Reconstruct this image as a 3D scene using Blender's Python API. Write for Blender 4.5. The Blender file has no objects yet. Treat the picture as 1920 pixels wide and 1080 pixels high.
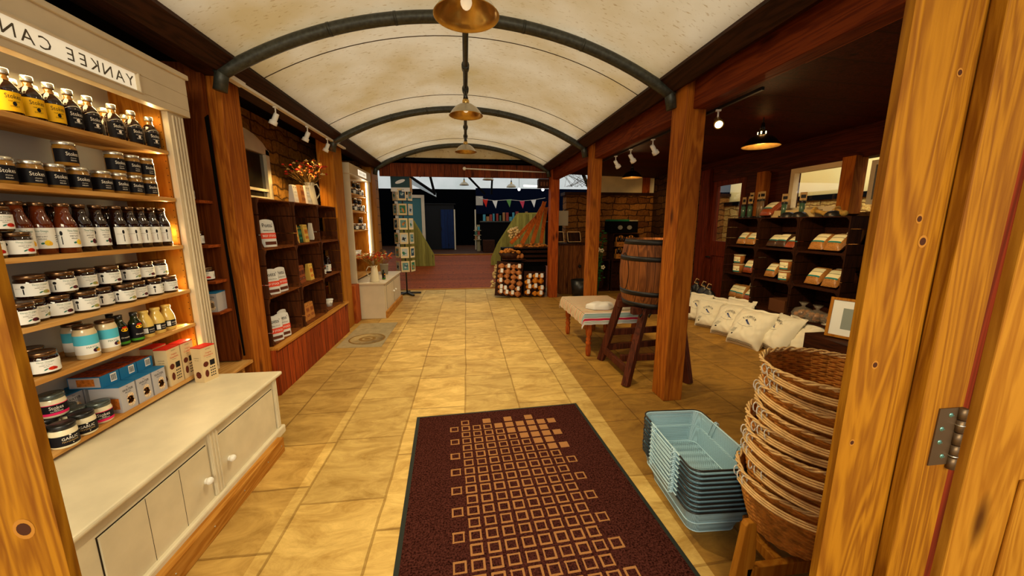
import bpy, bmesh, math, random
from mathutils import Vector, Matrix
random.seed(7)
PI = math.pi
S = bpy.context.scene
COL = S.collection
# ------------------------------------------------------------------ camera, world, light, exposure
F, H = 681.0, 1.55
PITCH = math.atan(121 / F)
YAW = math.atan(87 / math.hypot(F, 121))
cd = bpy.data.cameras.new('camera'); cam = bpy.data.objects.new('camera', cd); COL.objects.link(cam)
cd.sensor_width = 36; cd.lens = 36 * F / 1920; cd.clip_start = 0.03; cd.clip_end = 200
cam.location = (0, 0, H); cam.rotation_euler = (PI / 2 - PITCH, 0, -YAW)
S.camera = cam
S.view_settings.view_transform = 'Standard'; S.view_settings.look = 'None'
S.view_settings.exposure = 0.0; S.view_settings.gamma = 1.0; S.view_settings.use_curve_mapping = False
W = bpy.data.worlds.new('sky'); S.world = W; W.use_nodes = True
wn = W.node_tree.nodes; wl = W.node_tree.links
bg = wn['Background']
bg.inputs[0].default_value = (1.0, 0.93, 0.82, 1)      # bright overcast daylight
bg.inputs[1].default_value = 1.0

def lamp(name, kind, loc, energy, color=(1, .8, .5), rot=(0, 0, 0), size=.1, size_y=None, spot=None, blend=.6):
    d = bpy.data.lights.new(name, kind); d.energy = energy; d.color = color
    if kind == 'AREA':
        d.size = size
        if size_y: d.shape = 'RECTANGLE'; d.size_y = size_y
    else:
        d.shadow_soft_size = size
    if kind == 'SPOT': d.spot_size = math.radians(spot); d.spot_blend = blend
    o = bpy.data.objects.new(name, d); COL.objects.link(o); o.location = loc; o.rotation_euler = rot
    return o
def aim(loc, tgt):
    return (Vector(tgt) - Vector(loc)).to_track_quat('-Z', 'Y').to_euler()
# daylight of the open yard behind the camera, entering through the open doorway
lamp('yard_daylight', 'AREA', (0.1, -2.8, 2.9), 290, (1, .86, .56), aim((0.1, -2.8, 2.9), (0.1, 3.0, 0.0)), 4.0, 1.6)
# daylight through the glazed roof of the hall beyond the ramp
lamp('rear_skylight', 'AREA', (0.6, 16.0, 6.5), 40, (1, .95, .9), (0, 0, 0), 7, 7)

# ------------------------------------------------------------------ material helpers
MATS = {}
def _new(name):
    m = bpy.data.materials.new(name); m.use_nodes = True
    nt = m.node_tree; b = nt.nodes['Principled BSDF']
    return m, nt, b
def flat(name, c, rough=.55, metal=0.0, emit=None, es=0, noise=0.0, nscale=30, trans=0, alpha=1, spec=None, coat=0):
    if name in MATS: return MATS[name]
    m, nt, b = _new(name)
    b.inputs['Base Color'].default_value = (*c, 1); b.inputs['Roughness'].default_value = rough
    b.inputs['Metallic'].default_value = metal
    b.inputs['Specular IOR Level'].default_value = spec if spec is not None else (.12 if rough >= .5 and not metal else .5)
    if coat: b.inputs['Coat Weight'].default_value = coat
    if trans: b.inputs['Transmission Weight'].default_value = trans
    if alpha < 1: b.inputs['Alpha'].default_value = alpha
    if emit: b.inputs['Emission Color'].default_value = (*emit, 1); b.inputs['Emission Strength'].default_value = es
    if noise:
        tc = nt.nodes.new('ShaderNodeTexCoord'); n = nt.nodes.new('ShaderNodeTexNoise'); n.inputs['Scale'].default_value = nscale
        n.inputs['Detail'].default_value = 5
        r = nt.nodes.new('ShaderNodeValToRGB')
        r.color_ramp.elements[0].position = .3; r.color_ramp.elements[1].position = .7
        r.color_ramp.elements[0].color = (*[x * (1 - noise) for x in c], 1)
        r.color_ramp.elements[1].color = (*[min(1, x * (1 + noise * .5)) for x in c], 1)
        nt.links.new(tc.outputs['Object'], n.inputs['Vector']); nt.links.new(n.outputs[0], r.inputs[0]); nt.links.new(r.outputs[0], b.inputs['Base Color'])
    MATS[name] = m
    return m
def wood(name, light, dark, axis='Z', rough=.6, s=1.0, knots=True, bump=.25):
    if name in MATS: return MATS[name]
    m, nt, b = _new(name); N = nt.nodes; L = nt.links
    tc = N.new('ShaderNodeTexCoord'); mp = N.new('ShaderNodeMapping')
    k = {'X': (1.1, 14, 14), 'Y': (14, 1.1, 14), 'Z': (14, 14, 1.1)}[axis]
    mp.inputs['Scale'].default_value = [v * s for v in k]
    L.new(tc.outputs['Object'], mp.inputs[0])
    n1 = N.new('ShaderNodeTexNoise'); n1.inputs['Scale'].default_value = .55; n1.inputs['Detail'].default_value = 4; n1.inputs['Distortion'].default_value = .8
    n2 = N.new('ShaderNodeTexNoise'); n2.inputs['Scale'].default_value = 5.5; n2.inputs['Detail'].default_value = 6
    L.new(mp.outputs[0], n1.inputs['Vector']); L.new(mp.outputs[0], n2.inputs['Vector'])
    mu = N.new('ShaderNodeMath'); mu.operation = 'MULTIPLY'; mu.inputs[1].default_value = 9
    L.new(n1.outputs[0], mu.inputs[0])
    fr = N.new('ShaderNodeMath'); fr.operation = 'SINE'; mu2 = N.new('ShaderNodeMath'); mu2.operation = 'MULTIPLY'; mu2.inputs[1].default_value = 6
    L.new(mu.outputs[0], mu2.inputs[0]); L.new(mu2.outputs[0], fr.inputs[0])
    a = N.new('ShaderNodeMath'); a.operation = 'MULTIPLY_ADD'; a.inputs[1].default_value = .2; a.inputs[2].default_value = .28
    L.new(fr.outputs[0], a.inputs[0])
    ad = N.new('ShaderNodeMath'); ad.operation = 'ADD'; mh = N.new('ShaderNodeMath'); mh.operation = 'MULTIPLY'; mh.inputs[1].default_value = .5
    L.new(n2.outputs[0], mh.inputs[0]); L.new(a.outputs[0], ad.inputs[0]); L.new(mh.outputs[0], ad.inputs[1])
    r = N.new('ShaderNodeValToRGB'); r.color_ramp.elements[0].position = .2; r.color_ramp.elements[1].position = .75
    r.color_ramp.elements[0].color = (*dark, 1); r.color_ramp.elements[1].color = (*light, 1)
    L.new(ad.outputs[0], r.inputs[0])
    out = r.outputs[0]
    if knots:
        mp2 = N.new('ShaderNodeMapping'); kk = {'X': (1.6, 5, 5), 'Y': (5, 1.6, 5), 'Z': (5, 5, 1.6)}[axis]
        mp2.inputs['Scale'].default_value = kk; L.new(tc.outputs['Object'], mp2.inputs[0])
        v = N.new('ShaderNodeTexVoronoi'); v.inputs['Scale'].default_value = 1.0; L.new(mp2.outputs[0], v.inputs['Vector'])
        kr = N.new('ShaderNodeValToRGB'); kr.color_ramp.elements[0].position = .05; kr.color_ramp.elements[1].position = .16
        kr.color_ramp.elements[0].color = (.12, .06, .03, 1); kr.color_ramp.elements[1].color = (1, 1, 1, 1)
        L.new(v.outputs['Distance'], kr.inputs[0])
        mx = N.new('ShaderNodeMix'); mx.data_type = 'RGBA'; mx.blend_type = 'MULTIPLY'; mx.inputs[0].default_value = .85
        L.new(out, mx.inputs[6]); L.new(kr.outputs[0], mx.inputs[7]); out = mx.outputs[2]
    L.new(out, b.inputs['Base Color']); b.inputs['Roughness'].default_value = rough
    b.inputs['Specular IOR Level'].default_value = .12
    bp = N.new('ShaderNodeBump'); bp.inputs['Strength'].default_value = bump; bp.inputs['Distance'].default_value = .004
    L.new(ad.outputs[0], bp.inputs['Height']); L.new(bp.outputs[0], b.inputs['Normal'])
    MATS[name] = m
    return m

def stone_wall(name, plane, c1=(.10, .045, .012), c2=(.05, .02, .006), mortar=(.02, .01, .004)):
    m, nt, b = _new(name); N = nt.nodes; L = nt.links
    tc = N.new('ShaderNodeTexCoord'); sx = N.new('ShaderNodeSeparateXYZ'); cx = N.new('ShaderNodeCombineXYZ')
    L.new(tc.outputs['Object'], sx.inputs[0])
    L.new(sx.outputs[0 if plane == 'xz' else 1], cx.inputs[0]); L.new(sx.outputs[2], cx.inputs[1])
    nz = N.new('ShaderNodeTexNoise'); nz.inputs['Scale'].default_value = 3.5; nz.inputs['Detail'].default_value = 2
    L.new(tc.outputs['Object'], nz.inputs['Vector'])
    vm = N.new('ShaderNodeVectorMath'); vm.operation = 'SCALE'; vm.inputs['Scale'].default_value = .16
    L.new(nz.outputs['Color'], vm.inputs[0]); va = N.new('ShaderNodeVectorMath'); L.new(cx.outputs[0], va.inputs[0]); L.new(vm.outputs[0], va.inputs[1])
    br = N.new('ShaderNodeTexBrick'); L.new(va.outputs[0], br.inputs['Vector'])
    br.inputs['Scale'].default_value = 1; br.inputs['Brick Width'].default_value = .3; br.inputs['Row Height'].default_value = .14
    br.inputs['Mortar Size'].default_value = .012; br.inputs['Mortar Smooth'].default_value = .4
    br.inputs['Color1'].default_value = (*c1, 1); br.inputs['Color2'].default_value = (*c2, 1); br.inputs['Mortar'].default_value = (*mortar, 1)
    br.squash = 1.4; br.squash_frequency = 2
    n2 = N.new('ShaderNodeTexNoise'); n2.inputs['Scale'].default_value = 22; n2.inputs['Detail'].default_value = 6; L.new(tc.outputs['Object'], n2.inputs['Vector'])
    mx = N.new('ShaderNodeMix'); mx.data_type = 'RGBA'; mx.blend_type = 'OVERLAY'; mx.inputs[0].default_value = .8
    L.new(br.outputs[0], mx.inputs[6]); L.new(n2.outputs[0], mx.inputs[7]); L.new(mx.outputs[2], b.inputs['Base Color'])
    bp = N.new('ShaderNodeBump'); bp.inputs['Strength'].default_value = .8; bp.inputs['Distance'].default_value = .03
    ma = N.new('ShaderNodeMath'); ma.operation = 'SUBTRACT'; L.new(n2.outputs[0], ma.inputs[0]); L.new(br.outputs['Fac'], ma.inputs[1])
    L.new(ma.outputs[0], bp.inputs['Height']); L.new(bp.outputs[0], b.inputs['Normal']); b.inputs['Roughness'].default_value = .9
    b.inputs['Specular IOR Level'].default_value = .15
    return m

# palette
PINE = wood('pine_honey', (.40, .155, .013), (.25, .075, .004), 'Z')
PINE_X = wood('pine_honey_x', (.46, .19, .025), (.30, .09, .006), 'X')
PINE_Y = wood('pine_honey_y', (.50, .23, .04), (.32, .11, .008), 'Y')
SHELFW = wood('shelf_pine', (.58, .32, .10), (.40, .17, .03), 'Y', knots=False)
OAK = wood('oak_orange', (.38, .115, .010), (.19, .040, .003), 'Z')
OAK_Y = wood('oak_orange_y', (.36, .08, .010), (.16, .025, .004), 'Y')
RED_Y = wood('redwood_y', (.17, .030, .004), (.08, .010, .002), 'Y')
REDW = wood('redwood', (.42, .09, .010), (.20, .03, .004), 'Z')
REDW_X = wood('redwood_x', (.30, .065, .010), (.14, .022, .004), 'X')
DARKW = wood('dark_stained', (.045, .014, .006), (.012, .004, .002), 'Z', knots=False)
DARKW_Y = wood('dark_stained_y', (.040, .013, .006), (.012, .004, .002), 'Y', knots=False)
CRATE = wood('crate_wood', (.20, .055, .008), (.06, .014, .002), 'Y', knots=False)
CRATE_Z = wood('crate_wood_z', (.085, .022, .004), (.03, .008, .0015), 'Z', knots=False)
CRATED = wood('crate_dark', (.045, .011, .003), (.014, .004, .0015), 'Y', knots=False)
CRATED_Z = wood('crate_dark_z', (.030, .008, .002), (.010, .003, .001), 'Z', knots=False)
CREAM = flat('cream_paint', (.60, .50, .35), .45, noise=.08, nscale=6)
CREAMW = flat('white_paint', (.70, .62, .44), .4, noise=.1, nscale=8)
BLACK = flat('black_paint', (.0035, .003, .003), .7, spec=.03)
BLACKP = flat('black_plastic', (.012, .012, .012), .35)
IRON = flat('black_iron', (.02, .018, .016), .5, metal=.6)
GALV = flat('galvanised_tube', (.040, .042, .034), .45, metal=.3, noise=.5, nscale=40)
WHITE = flat('white_plastic', (.75, .72, .66), .35)
PAPER = flat('white_paper', (.78, .78, .76), .6)
PAPERY = flat('cream_paper', (.78, .62, .36), .6)
INK = flat('black_ink', (.01, .01, .012), .5)
INKG = flat('green_ink', (.03, .16, .12), .5)
INKW = flat('white_ink', (.80, .74, .66), .5)
RED = flat('red_ink', (.55, .02, .01), .5)
GLASSD = flat('dark_glass', (.012, .003, .002), .08, coat=.5)
GLASSB = flat('brown_sauce', (.10, .016, .003), .1, coat=.5)
GLASSA = flat('amber_neck', (.22, .10, .02), .08, coat=.5)
CREAMJ = flat('cream_sauce', (.75, .66, .45), .15, coat=.4)
MUSTARD = flat('mustard_sauce', (.72, .50, .12), .15, coat=.4)
LIDD = flat('bronze_lid', (.18, .10, .05), .25, metal=.9)
LIDS = flat('silver_lid', (.65, .62, .55), .25, metal=.9)
LIDB = flat('black_lid', (.01, .01, .01), .3)
YEL = flat('yellow_label', (.85, .48, .01), .5)
BLU = flat('blue_label', (.08, .45, .62), .5)
PINKL = flat('pink_label', (.75, .02, .12), .5)
BLACKL = flat('black_label', (.008, .007, .01), .5)
BRASS = flat('aged_brass', (.62, .40, .12), .28, metal=.85, noise=.3, nscale=14)
STEEL = flat('steel', (.55, .53, .48), .3, metal=1)
TERRA = flat('terracotta', (.45, .12, .03), .8)
GREENP = flat('sage_paint', (.30, .26, .045), .6, noise=.15)

# ------------------------------------------------------------------ mesh builder
_TXT = {}
def text_geo(s):
    if s in _TXT: return _TXT[s]
    c = bpy.data.curves.new('t', 'FONT'); c.body = s; c.resolution_u = 2; c.align_x = 'CENTER'; c.align_y = 'CENTER'
    o = bpy.data.objects.new('t', c); COL.objects.link(o)
    bpy.context.view_layer.update()
    me = o.evaluated_get(bpy.context.evaluated_depsgraph_get()).to_mesh()
    vs = [(v.co.x, v.co.y) for v in me.vertices]; fs = [tuple(p.vertices) for p in me.polygons]
    bpy.data.objects.remove(o); bpy.data.curves.remove(c)
    ys = [v[1] for v in vs]; xs = [v[0] for v in vs]
    cx, cy = (max(xs) + min(xs)) / 2, (max(ys) + min(ys)) / 2
    h = max(ys) - min(ys); vs = [((x - cx) / h, (y - cy) / h) for x, y in vs]
    _TXT[s] = (vs, fs, (max(xs) - min(xs)) / h)
    return _TXT[s]

class MB:
    def __init__(s): s.bm = bmesh.new(); s.M = Matrix.Identity(4)
    def v(s, p): return s.bm.verts.new(s.M @ Vector(p))
    def face(s, pts, mat=0, smooth=False):
        try: f = s.bm.faces.new([s.v(p) for p in pts])
        except ValueError: return
        f.material_index = mat; f.smooth = smooth
    def box(s, x0, x1, y0, y1, z0, z1, mat=0):
        v = [s.v((x, y, z)) for x in (x0, x1) for y in (y0, y1) for z in (z0, z1)]
        for q in ((0, 1, 3, 2), (4, 6, 7, 5), (0, 4, 5, 1), (2, 3, 7, 6), (0, 2, 6, 4), (1, 5, 7, 3)):
            f = s.bm.faces.new([v[i] for i in q]); f.material_index = mat
        return s
    def beam(s, p0, p1, w, h, mat=0, up=(0, 0, 1)):
        p0, p1 = Vector(p0), Vector(p1); d = (p1 - p0).normalized(); u = Vector(up)
        if abs(d.dot(u)) > .98: u = Vector((0, 1, 0))
        a = d.cross(u).normalized() * w / 2; b = a.cross(d).normalized() * h / 2
        r = []
        for p in (p0, p1): r.append([s.v(p + sa * a + sb * b) for sa, sb in ((-1, -1), (1, -1), (1, 1), (-1, 1))])
        for i in range(4):
            f = s.bm.faces.new([r[0][i], r[0][(i + 1) % 4], r[1][(i + 1) % 4], r[1][i]]); f.material_index = mat
        s.bm.faces.new(r[0][::-1]).material_index = mat; s.bm.faces.new(r[1]).material_index = mat
        return s
    def tube(s, pts, r, n=8, mat=0, closed=False, caps=True):
        pts = [Vector(p) for p in pts]; m = len(pts); rings = []
        ref = Vector((0, 0, 1))
        for i, p in enumerate(pts):
            a = pts[(i - 1) % m] if (closed or i > 0) else p; b = pts[(i + 1) % m] if (closed or i < m - 1) else p
            d = (b - a).normalized()
            if abs(d.dot(ref)) > .95: rr = Vector((1, 0, 0)) if abs(d.x) < .9 else Vector((0, 1, 0))
            else: rr = ref
            u = d.cross(rr).normalized(); w = u.cross(d)
            rad = r[i] if isinstance(r, (list, tuple)) else r
            rings.append([s.v(p + (u * math.cos(t) + w * math.sin(t)) * rad) for t in [2 * PI * k / n for k in range(n)]])
        for i in range(m if closed else m - 1):
            A, B = rings[i], rings[(i + 1) % m]
            for k in range(n):
                f = s.bm.faces.new([A[k], A[(k + 1) % n], B[(k + 1) % n], B[k]]); f.material_index = mat; f.smooth = True
        if caps and not closed:
            for q in (rings[0], rings[-1][::-1]): s.bm.faces.new(q).material_index = mat
        return s
    def lathe(s, prof, n=20, mats=0, sx=1, sy=1, c=(0, 0, 0)):
        rings = []
        for r, z in prof:
            if r < 1e-5: rings.append([s.v((c[0], c[1], c[2] + z))])
            else: rings.append([s.v((c[0] + r * sx * math.cos(2 * PI * k / n), c[1] + r * sy * math.sin(2 * PI * k / n), c[2] + z)) for k in range(n)])
        for i in range(len(prof) - 1):
            A, B = rings[i], rings[i + 1]; m = mats[i] if isinstance(mats, (list, tuple)) else mats
            for k in range(n):
                k2 = (k + 1) % n
                if len(A) == 1 and len(B) == 1: continue
                if len(A) == 1: q = [A[0], B[k2], B[k]][::-1]
                elif len(B) == 1: q = [A[k], A[k2], B[0]]
                else: q = [A[k], A[k2], B[k2], B[k]]
                f = s.bm.faces.new(q); f.material_index = m; f.smooth = True
        return s
    def grid(s, fn, nu, nv, mat=0, closeu=False, smooth=True):
        V = [[s.v(fn(i / nu, j / nv)) for j in range(nv + 1)] for i in range(nu if closeu else nu + 1)]
        for i in range(nu):
            for j in range(nv):
                a, b = V[i], V[(i + 1) % len(V)]
                f = s.bm.faces.new([a[j], b[j], b[j + 1], a[j + 1]]); f.material_index = mat; f.smooth = smooth
        return s
    def extr(s, poly, fn, d, mat=0):
        """extrude a 2D polygon: fn(u, v, w) -> xyz, w in 0..d"""
        A = [s.v(fn(u, v, 0)) for u, v in poly]; B = [s.v(fn(u, v, d)) for u, v in poly]; n = len(poly)
        s.bm.faces.new(A[::-1]).material_index = mat; s.bm.faces.new(B).material_index = mat
        for i in range(n): s.bm.faces.new([A[i], A[(i + 1) % n], B[(i + 1) % n], B[i]]).material_index = mat
        return s
    def text(s, t, h, fn, mat=1, maxw=None, mirror=False, stretch=1):
        vs, fs, w = text_geo(t); k = h
        kx = h * stretch
        if maxw and w * kx > maxw: kx = maxw / w
        if mirror: kx = -kx
        V = [s.v(fn(x * kx, y * k)) for x, y in vs]
        for f in fs:
            try: s.bm.faces.new([V[i] for i in f]).material_index = mat
            except ValueError: pass
        return s
    def disc(s, cx, cy, rx, ry, fn, mat=1, n=12, rot=0):
        c = s.v(fn(cx, cy)); R = []
        for k in range(n):
            a = 2 * PI * k / n; x, y = rx * math.cos(a), ry * math.sin(a)
            R.append(s.v(fn(cx + x * math.cos(rot) - y * math.sin(rot), cy + x * math.sin(rot) + y * math.cos(rot))))
        for k in range(n): s.bm.faces.new([c, R[k], R[(k + 1) % n]]).material_index = mat
        return s
    def rect(s, x0, x1, y0, y1, fn, mat=1, n=1):
        for i in range(n):
            a, b = x0 + (x1 - x0) * i / n, x0 + (x1 - x0) * (i + 1) / n
            s.face([fn(a, y0), fn(b, y0), fn(b, y1), fn(a, y1)], mat)
        return s
    def sphere(s, c, r, n=10, m=7, mat=0, sq=(1, 1, 1)):
        prof = [(max(0, r * math.sin(PI * j / m)), -r * math.cos(PI * j / m)) for j in range(m + 1)]
        prof[0] = (0, -r); prof[-1] = (0, r)
        M0 = s.M; s.M = M0 @ Matrix.Translation(Vector(c)) @ Matrix.Diagonal((*sq, 1))
        s.lathe(prof, n, mat); s.M = M0
        return s
    def build(s, name, mats, parent=None, bevel=0, solid=0, sub=0):
        bmesh.ops.recalc_face_normals(s.bm, faces=s.bm.faces) if sub != -1 else None
        me = bpy.data.meshes.new(name); s.bm.to_mesh(me); s.bm.free()
        for m in (mats if isinstance(mats, (list, tuple)) else [mats]): me.materials.append(m)
        o = bpy.data.objects.new(name, me); COL.objects.link(o)
        if parent: o.parent = parent
        if bevel:
            b = o.modifiers.new('bevel', 'BEVEL'); b.width = bevel; b.segments = 2; b.limit_method = 'ANGLE'; b.angle_limit = .9
        if solid:
            b = o.modifiers.new('solid', 'SOLIDIFY'); b.thickness = solid; b.offset = 0
        if sub > 0:
            b = o.modifiers.new('sub', 'SUBSURF'); b.levels = sub; b.render_levels = sub
        return o
def P(name, mats, parent, fn, **k):
    m = MB(); fn(m); return m.build(name, mats, parent, **k)
def tag(o, label, cat, group=None):
    o['label'] = label; o['category'] = cat
    if group: o['group'] = group
    return o
def thing(name, label, cat, loc=(0, 0, 0), rz=0, group=None, tilt=(0, 0)):
    o = bpy.data.objects.new(name, None); COL.objects.link(o); o.empty_display_size = .05
    o.location = loc; o.rotation_euler = (tilt[0], tilt[1], rz)
    return tag(o, label, cat, group)
def struct(name, mats, fn, **k):
    o = P(name, mats, None, fn, **k); o['kind'] = 'structure'; return o
USED = set()
def copy_tree(o, parent=None):
    c = o.copy(); COL.objects.link(c)
    if parent: c.parent = parent
    for ch in o.children: copy_tree(ch, c)
    return c
def put(proto, loc, rz, label, group=None, tilt=(0, 0), scale=None):
    if proto.name not in USED: USED.add(proto.name); o = proto
    else: o = copy_tree(proto)
    o.location = loc; o.rotation_euler = (tilt[0], tilt[1], rz); o['label'] = label
    if group: o['group'] = group
    if scale: o.scale = scale if isinstance(scale, (tuple, list)) else (scale,) * 3
    return o
def cyl(r):
    return lambda z0=0: (lambda x, y: (r * math.sin(x / r), -r * math.cos(x / r), z0 + y))
ORD = ['first', 'second', 'third', 'fourth', 'fifth', 'sixth', 'seventh', 'eighth', 'ninth', 'tenth', 'eleventh', 'twelfth']
FACE = PI / 2

# ================================================================== THE SETTING
def floor_mat():
    m, nt, b = _new('flagstones'); N = nt.nodes; L = nt.links
    tc = N.new('ShaderNodeTexCoord'); mp = N.new('ShaderNodeMapping'); mp.inputs['Location'].default_value = (.02, .15, 0)
    L.new(tc.outputs['Object'], mp.inputs[0])
    nz = N.new('ShaderNodeTexNoise'); nz.inputs['Scale'].default_value = 2.2; L.new(tc.outputs['Object'], nz.inputs['Vector'])
    vm = N.new('ShaderNodeVectorMath'); vm.operation = 'SCALE'; vm.inputs['Scale'].default_value = .03; L.new(nz.outputs['Color'], vm.inputs[0])
    va = N.new('ShaderNodeVectorMath'); L.new(mp.outputs[0], va.inputs[0]); L.new(vm.outputs[0], va.inputs[1])
    rot = N.new('ShaderNodeMapping'); rot.inputs['Rotation'].default_value = (0, 0, PI / 2); L.new(va.outputs[0], rot.inputs[0])
    br = N.new('ShaderNodeTexBrick'); L.new(rot.outputs[0], br.inputs['Vector']); br.offset = 0.37; br.squash = .72; br.squash_frequency = 3
    for k, v in (('Scale', 1), ('Brick Width', .62), ('Row Height', .46), ('Mortar Size', .008), ('Mortar Smooth', .5), ('Bias', .0)): br.inputs[k].default_value = v
    br.inputs['Color1'].default_value = (.66, .66, .66, 1); br.inputs['Color2'].default_value = (1, 1, 1, 1); br.inputs['Mortar'].default_value = (.42, .36, .24, 1)
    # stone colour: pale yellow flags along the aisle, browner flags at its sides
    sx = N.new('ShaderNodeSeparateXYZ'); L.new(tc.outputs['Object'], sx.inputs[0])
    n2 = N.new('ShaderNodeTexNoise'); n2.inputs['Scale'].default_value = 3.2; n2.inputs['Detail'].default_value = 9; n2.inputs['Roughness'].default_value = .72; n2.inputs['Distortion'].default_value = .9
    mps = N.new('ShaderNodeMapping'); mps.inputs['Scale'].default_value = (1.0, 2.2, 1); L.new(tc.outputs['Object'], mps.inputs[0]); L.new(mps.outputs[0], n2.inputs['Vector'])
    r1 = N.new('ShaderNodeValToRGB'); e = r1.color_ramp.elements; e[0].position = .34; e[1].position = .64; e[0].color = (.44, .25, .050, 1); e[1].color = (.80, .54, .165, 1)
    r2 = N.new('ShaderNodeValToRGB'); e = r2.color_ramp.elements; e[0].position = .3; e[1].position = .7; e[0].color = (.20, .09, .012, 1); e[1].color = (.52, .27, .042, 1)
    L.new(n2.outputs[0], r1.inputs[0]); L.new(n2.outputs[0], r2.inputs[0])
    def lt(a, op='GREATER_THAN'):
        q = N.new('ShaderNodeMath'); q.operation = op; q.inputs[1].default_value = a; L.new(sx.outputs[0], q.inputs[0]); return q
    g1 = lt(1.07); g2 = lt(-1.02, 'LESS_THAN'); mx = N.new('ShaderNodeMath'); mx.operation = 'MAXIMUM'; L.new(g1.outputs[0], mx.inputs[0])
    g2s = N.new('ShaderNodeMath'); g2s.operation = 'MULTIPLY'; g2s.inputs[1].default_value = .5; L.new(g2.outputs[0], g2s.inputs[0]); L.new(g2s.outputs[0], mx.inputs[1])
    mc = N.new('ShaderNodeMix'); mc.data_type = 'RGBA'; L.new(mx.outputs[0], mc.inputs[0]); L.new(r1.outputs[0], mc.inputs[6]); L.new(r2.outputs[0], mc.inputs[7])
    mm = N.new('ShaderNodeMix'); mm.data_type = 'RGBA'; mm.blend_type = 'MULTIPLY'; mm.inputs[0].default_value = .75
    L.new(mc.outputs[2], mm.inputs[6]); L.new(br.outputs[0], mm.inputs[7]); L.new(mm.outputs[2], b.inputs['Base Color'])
    b.inputs['Roughness'].default_value = .62; b.inputs['Specular IOR Level'].default_value = .25
    bp = N.new('ShaderNodeBump'); bp.inputs['Strength'].default_value = .5; bp.inputs['Distance'].default_value = .012
    sb = N.new('ShaderNodeMath'); sb.operation = 'SUBTRACT'; L.new(n2.outputs[0], sb.inputs[0]); L.new(br.outputs['Fac'], sb.inputs[1]); L.new(sb.outputs[0], bp.inputs['Height']); L.new(bp.outputs[0], b.inputs['Normal'])
    return m
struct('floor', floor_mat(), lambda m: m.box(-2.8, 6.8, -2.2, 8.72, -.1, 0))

def planks(name, light, dark, axis, width, gap=(.01, .004, .002)):
    """boards as one material: wood with a dark joint every `width` across the boards"""
    base = wood(name + '_w', light, dark, 'Z'); m = base.copy(); m.name = name
    nt = m.node_tree; N = nt.nodes; L = nt.links; b = N['Principled BSDF']
    src = b.inputs['Base Color'].links[0].from_socket
    tc = N.new('ShaderNodeTexCoord'); sx = N.new('ShaderNodeSeparateXYZ'); L.new(tc.outputs['Object'], sx.inputs[0])
    d = N.new('ShaderNodeMath'); d.operation = 'DIVIDE'; d.inputs[1].default_value = width; L.new(sx.outputs['XYZ'.index(axis)], d.inputs[0])
    fr = N.new('ShaderNodeMath'); fr.operation = 'FRACT'; L.new(d.outputs[0], fr.inputs[0])
    g = N.new('ShaderNodeMath'); g.operation = 'LESS_THAN'; g.inputs[1].default_value = .06; L.new(fr.outputs[0], g.inputs[0])
    fl = N.new('ShaderNodeMath'); fl.operation = 'FLOOR'; L.new(d.outputs[0], fl.inputs[0])
    wn_ = N.new('ShaderNodeTexWhiteNoise'); wn_.noise_dimensions = '1D'; L.new(fl.outputs[0], wn_.inputs['W'])
    mr = N.new('ShaderNodeMath'); mr.operation = 'MULTIPLY_ADD'; mr.inputs[1].default_value = .45; mr.inputs[2].default_value = .7; L.new(wn_.outputs[0], mr.inputs[0])
    hs = N.new('ShaderNodeHueSaturation'); L.new(mr.outputs[0], hs.inputs['Value']); L.new(src, hs.inputs['Color'])
    mx = N.new('ShaderNodeMix'); mx.data_type = 'RGBA'; mx.inputs[7].default_value = (*gap, 1); L.new(g.outputs[0], mx.inputs[0]); L.new(hs.outputs[0], mx.inputs[6])
    L.new(mx.outputs[2], b.inputs['Base Color'])
    return m
RAMPW = planks('deck_boards', (.30, .060, .008), (.14, .020, .003), 'Y', .12)
def ramp(m):
    m.extr([(8.72, -.1), (8.72, .0), (12.5, .5), (12.5, -.1)], lambda u, v, w: (-6.0 + w, u, v), 15)
struct('floor_ramp', RAMPW, ramp)
struct('trim_1', PINE_X, lambda m: m.box(-1.7, 2.7, 8.66, 8.74, 0, .016))
struct('floor_rear_hall', wood('dark_boards', (.06, .02, .008), (.02, .007, .003), 'X', knots=False), lambda m: m.box(-6, 9, 12.5, 20, .38, .5))
struct('trim_2', PINE_X, lambda m: m.box(-1.7, 2.7, 12.44, 12.52, .5, .53))

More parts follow.
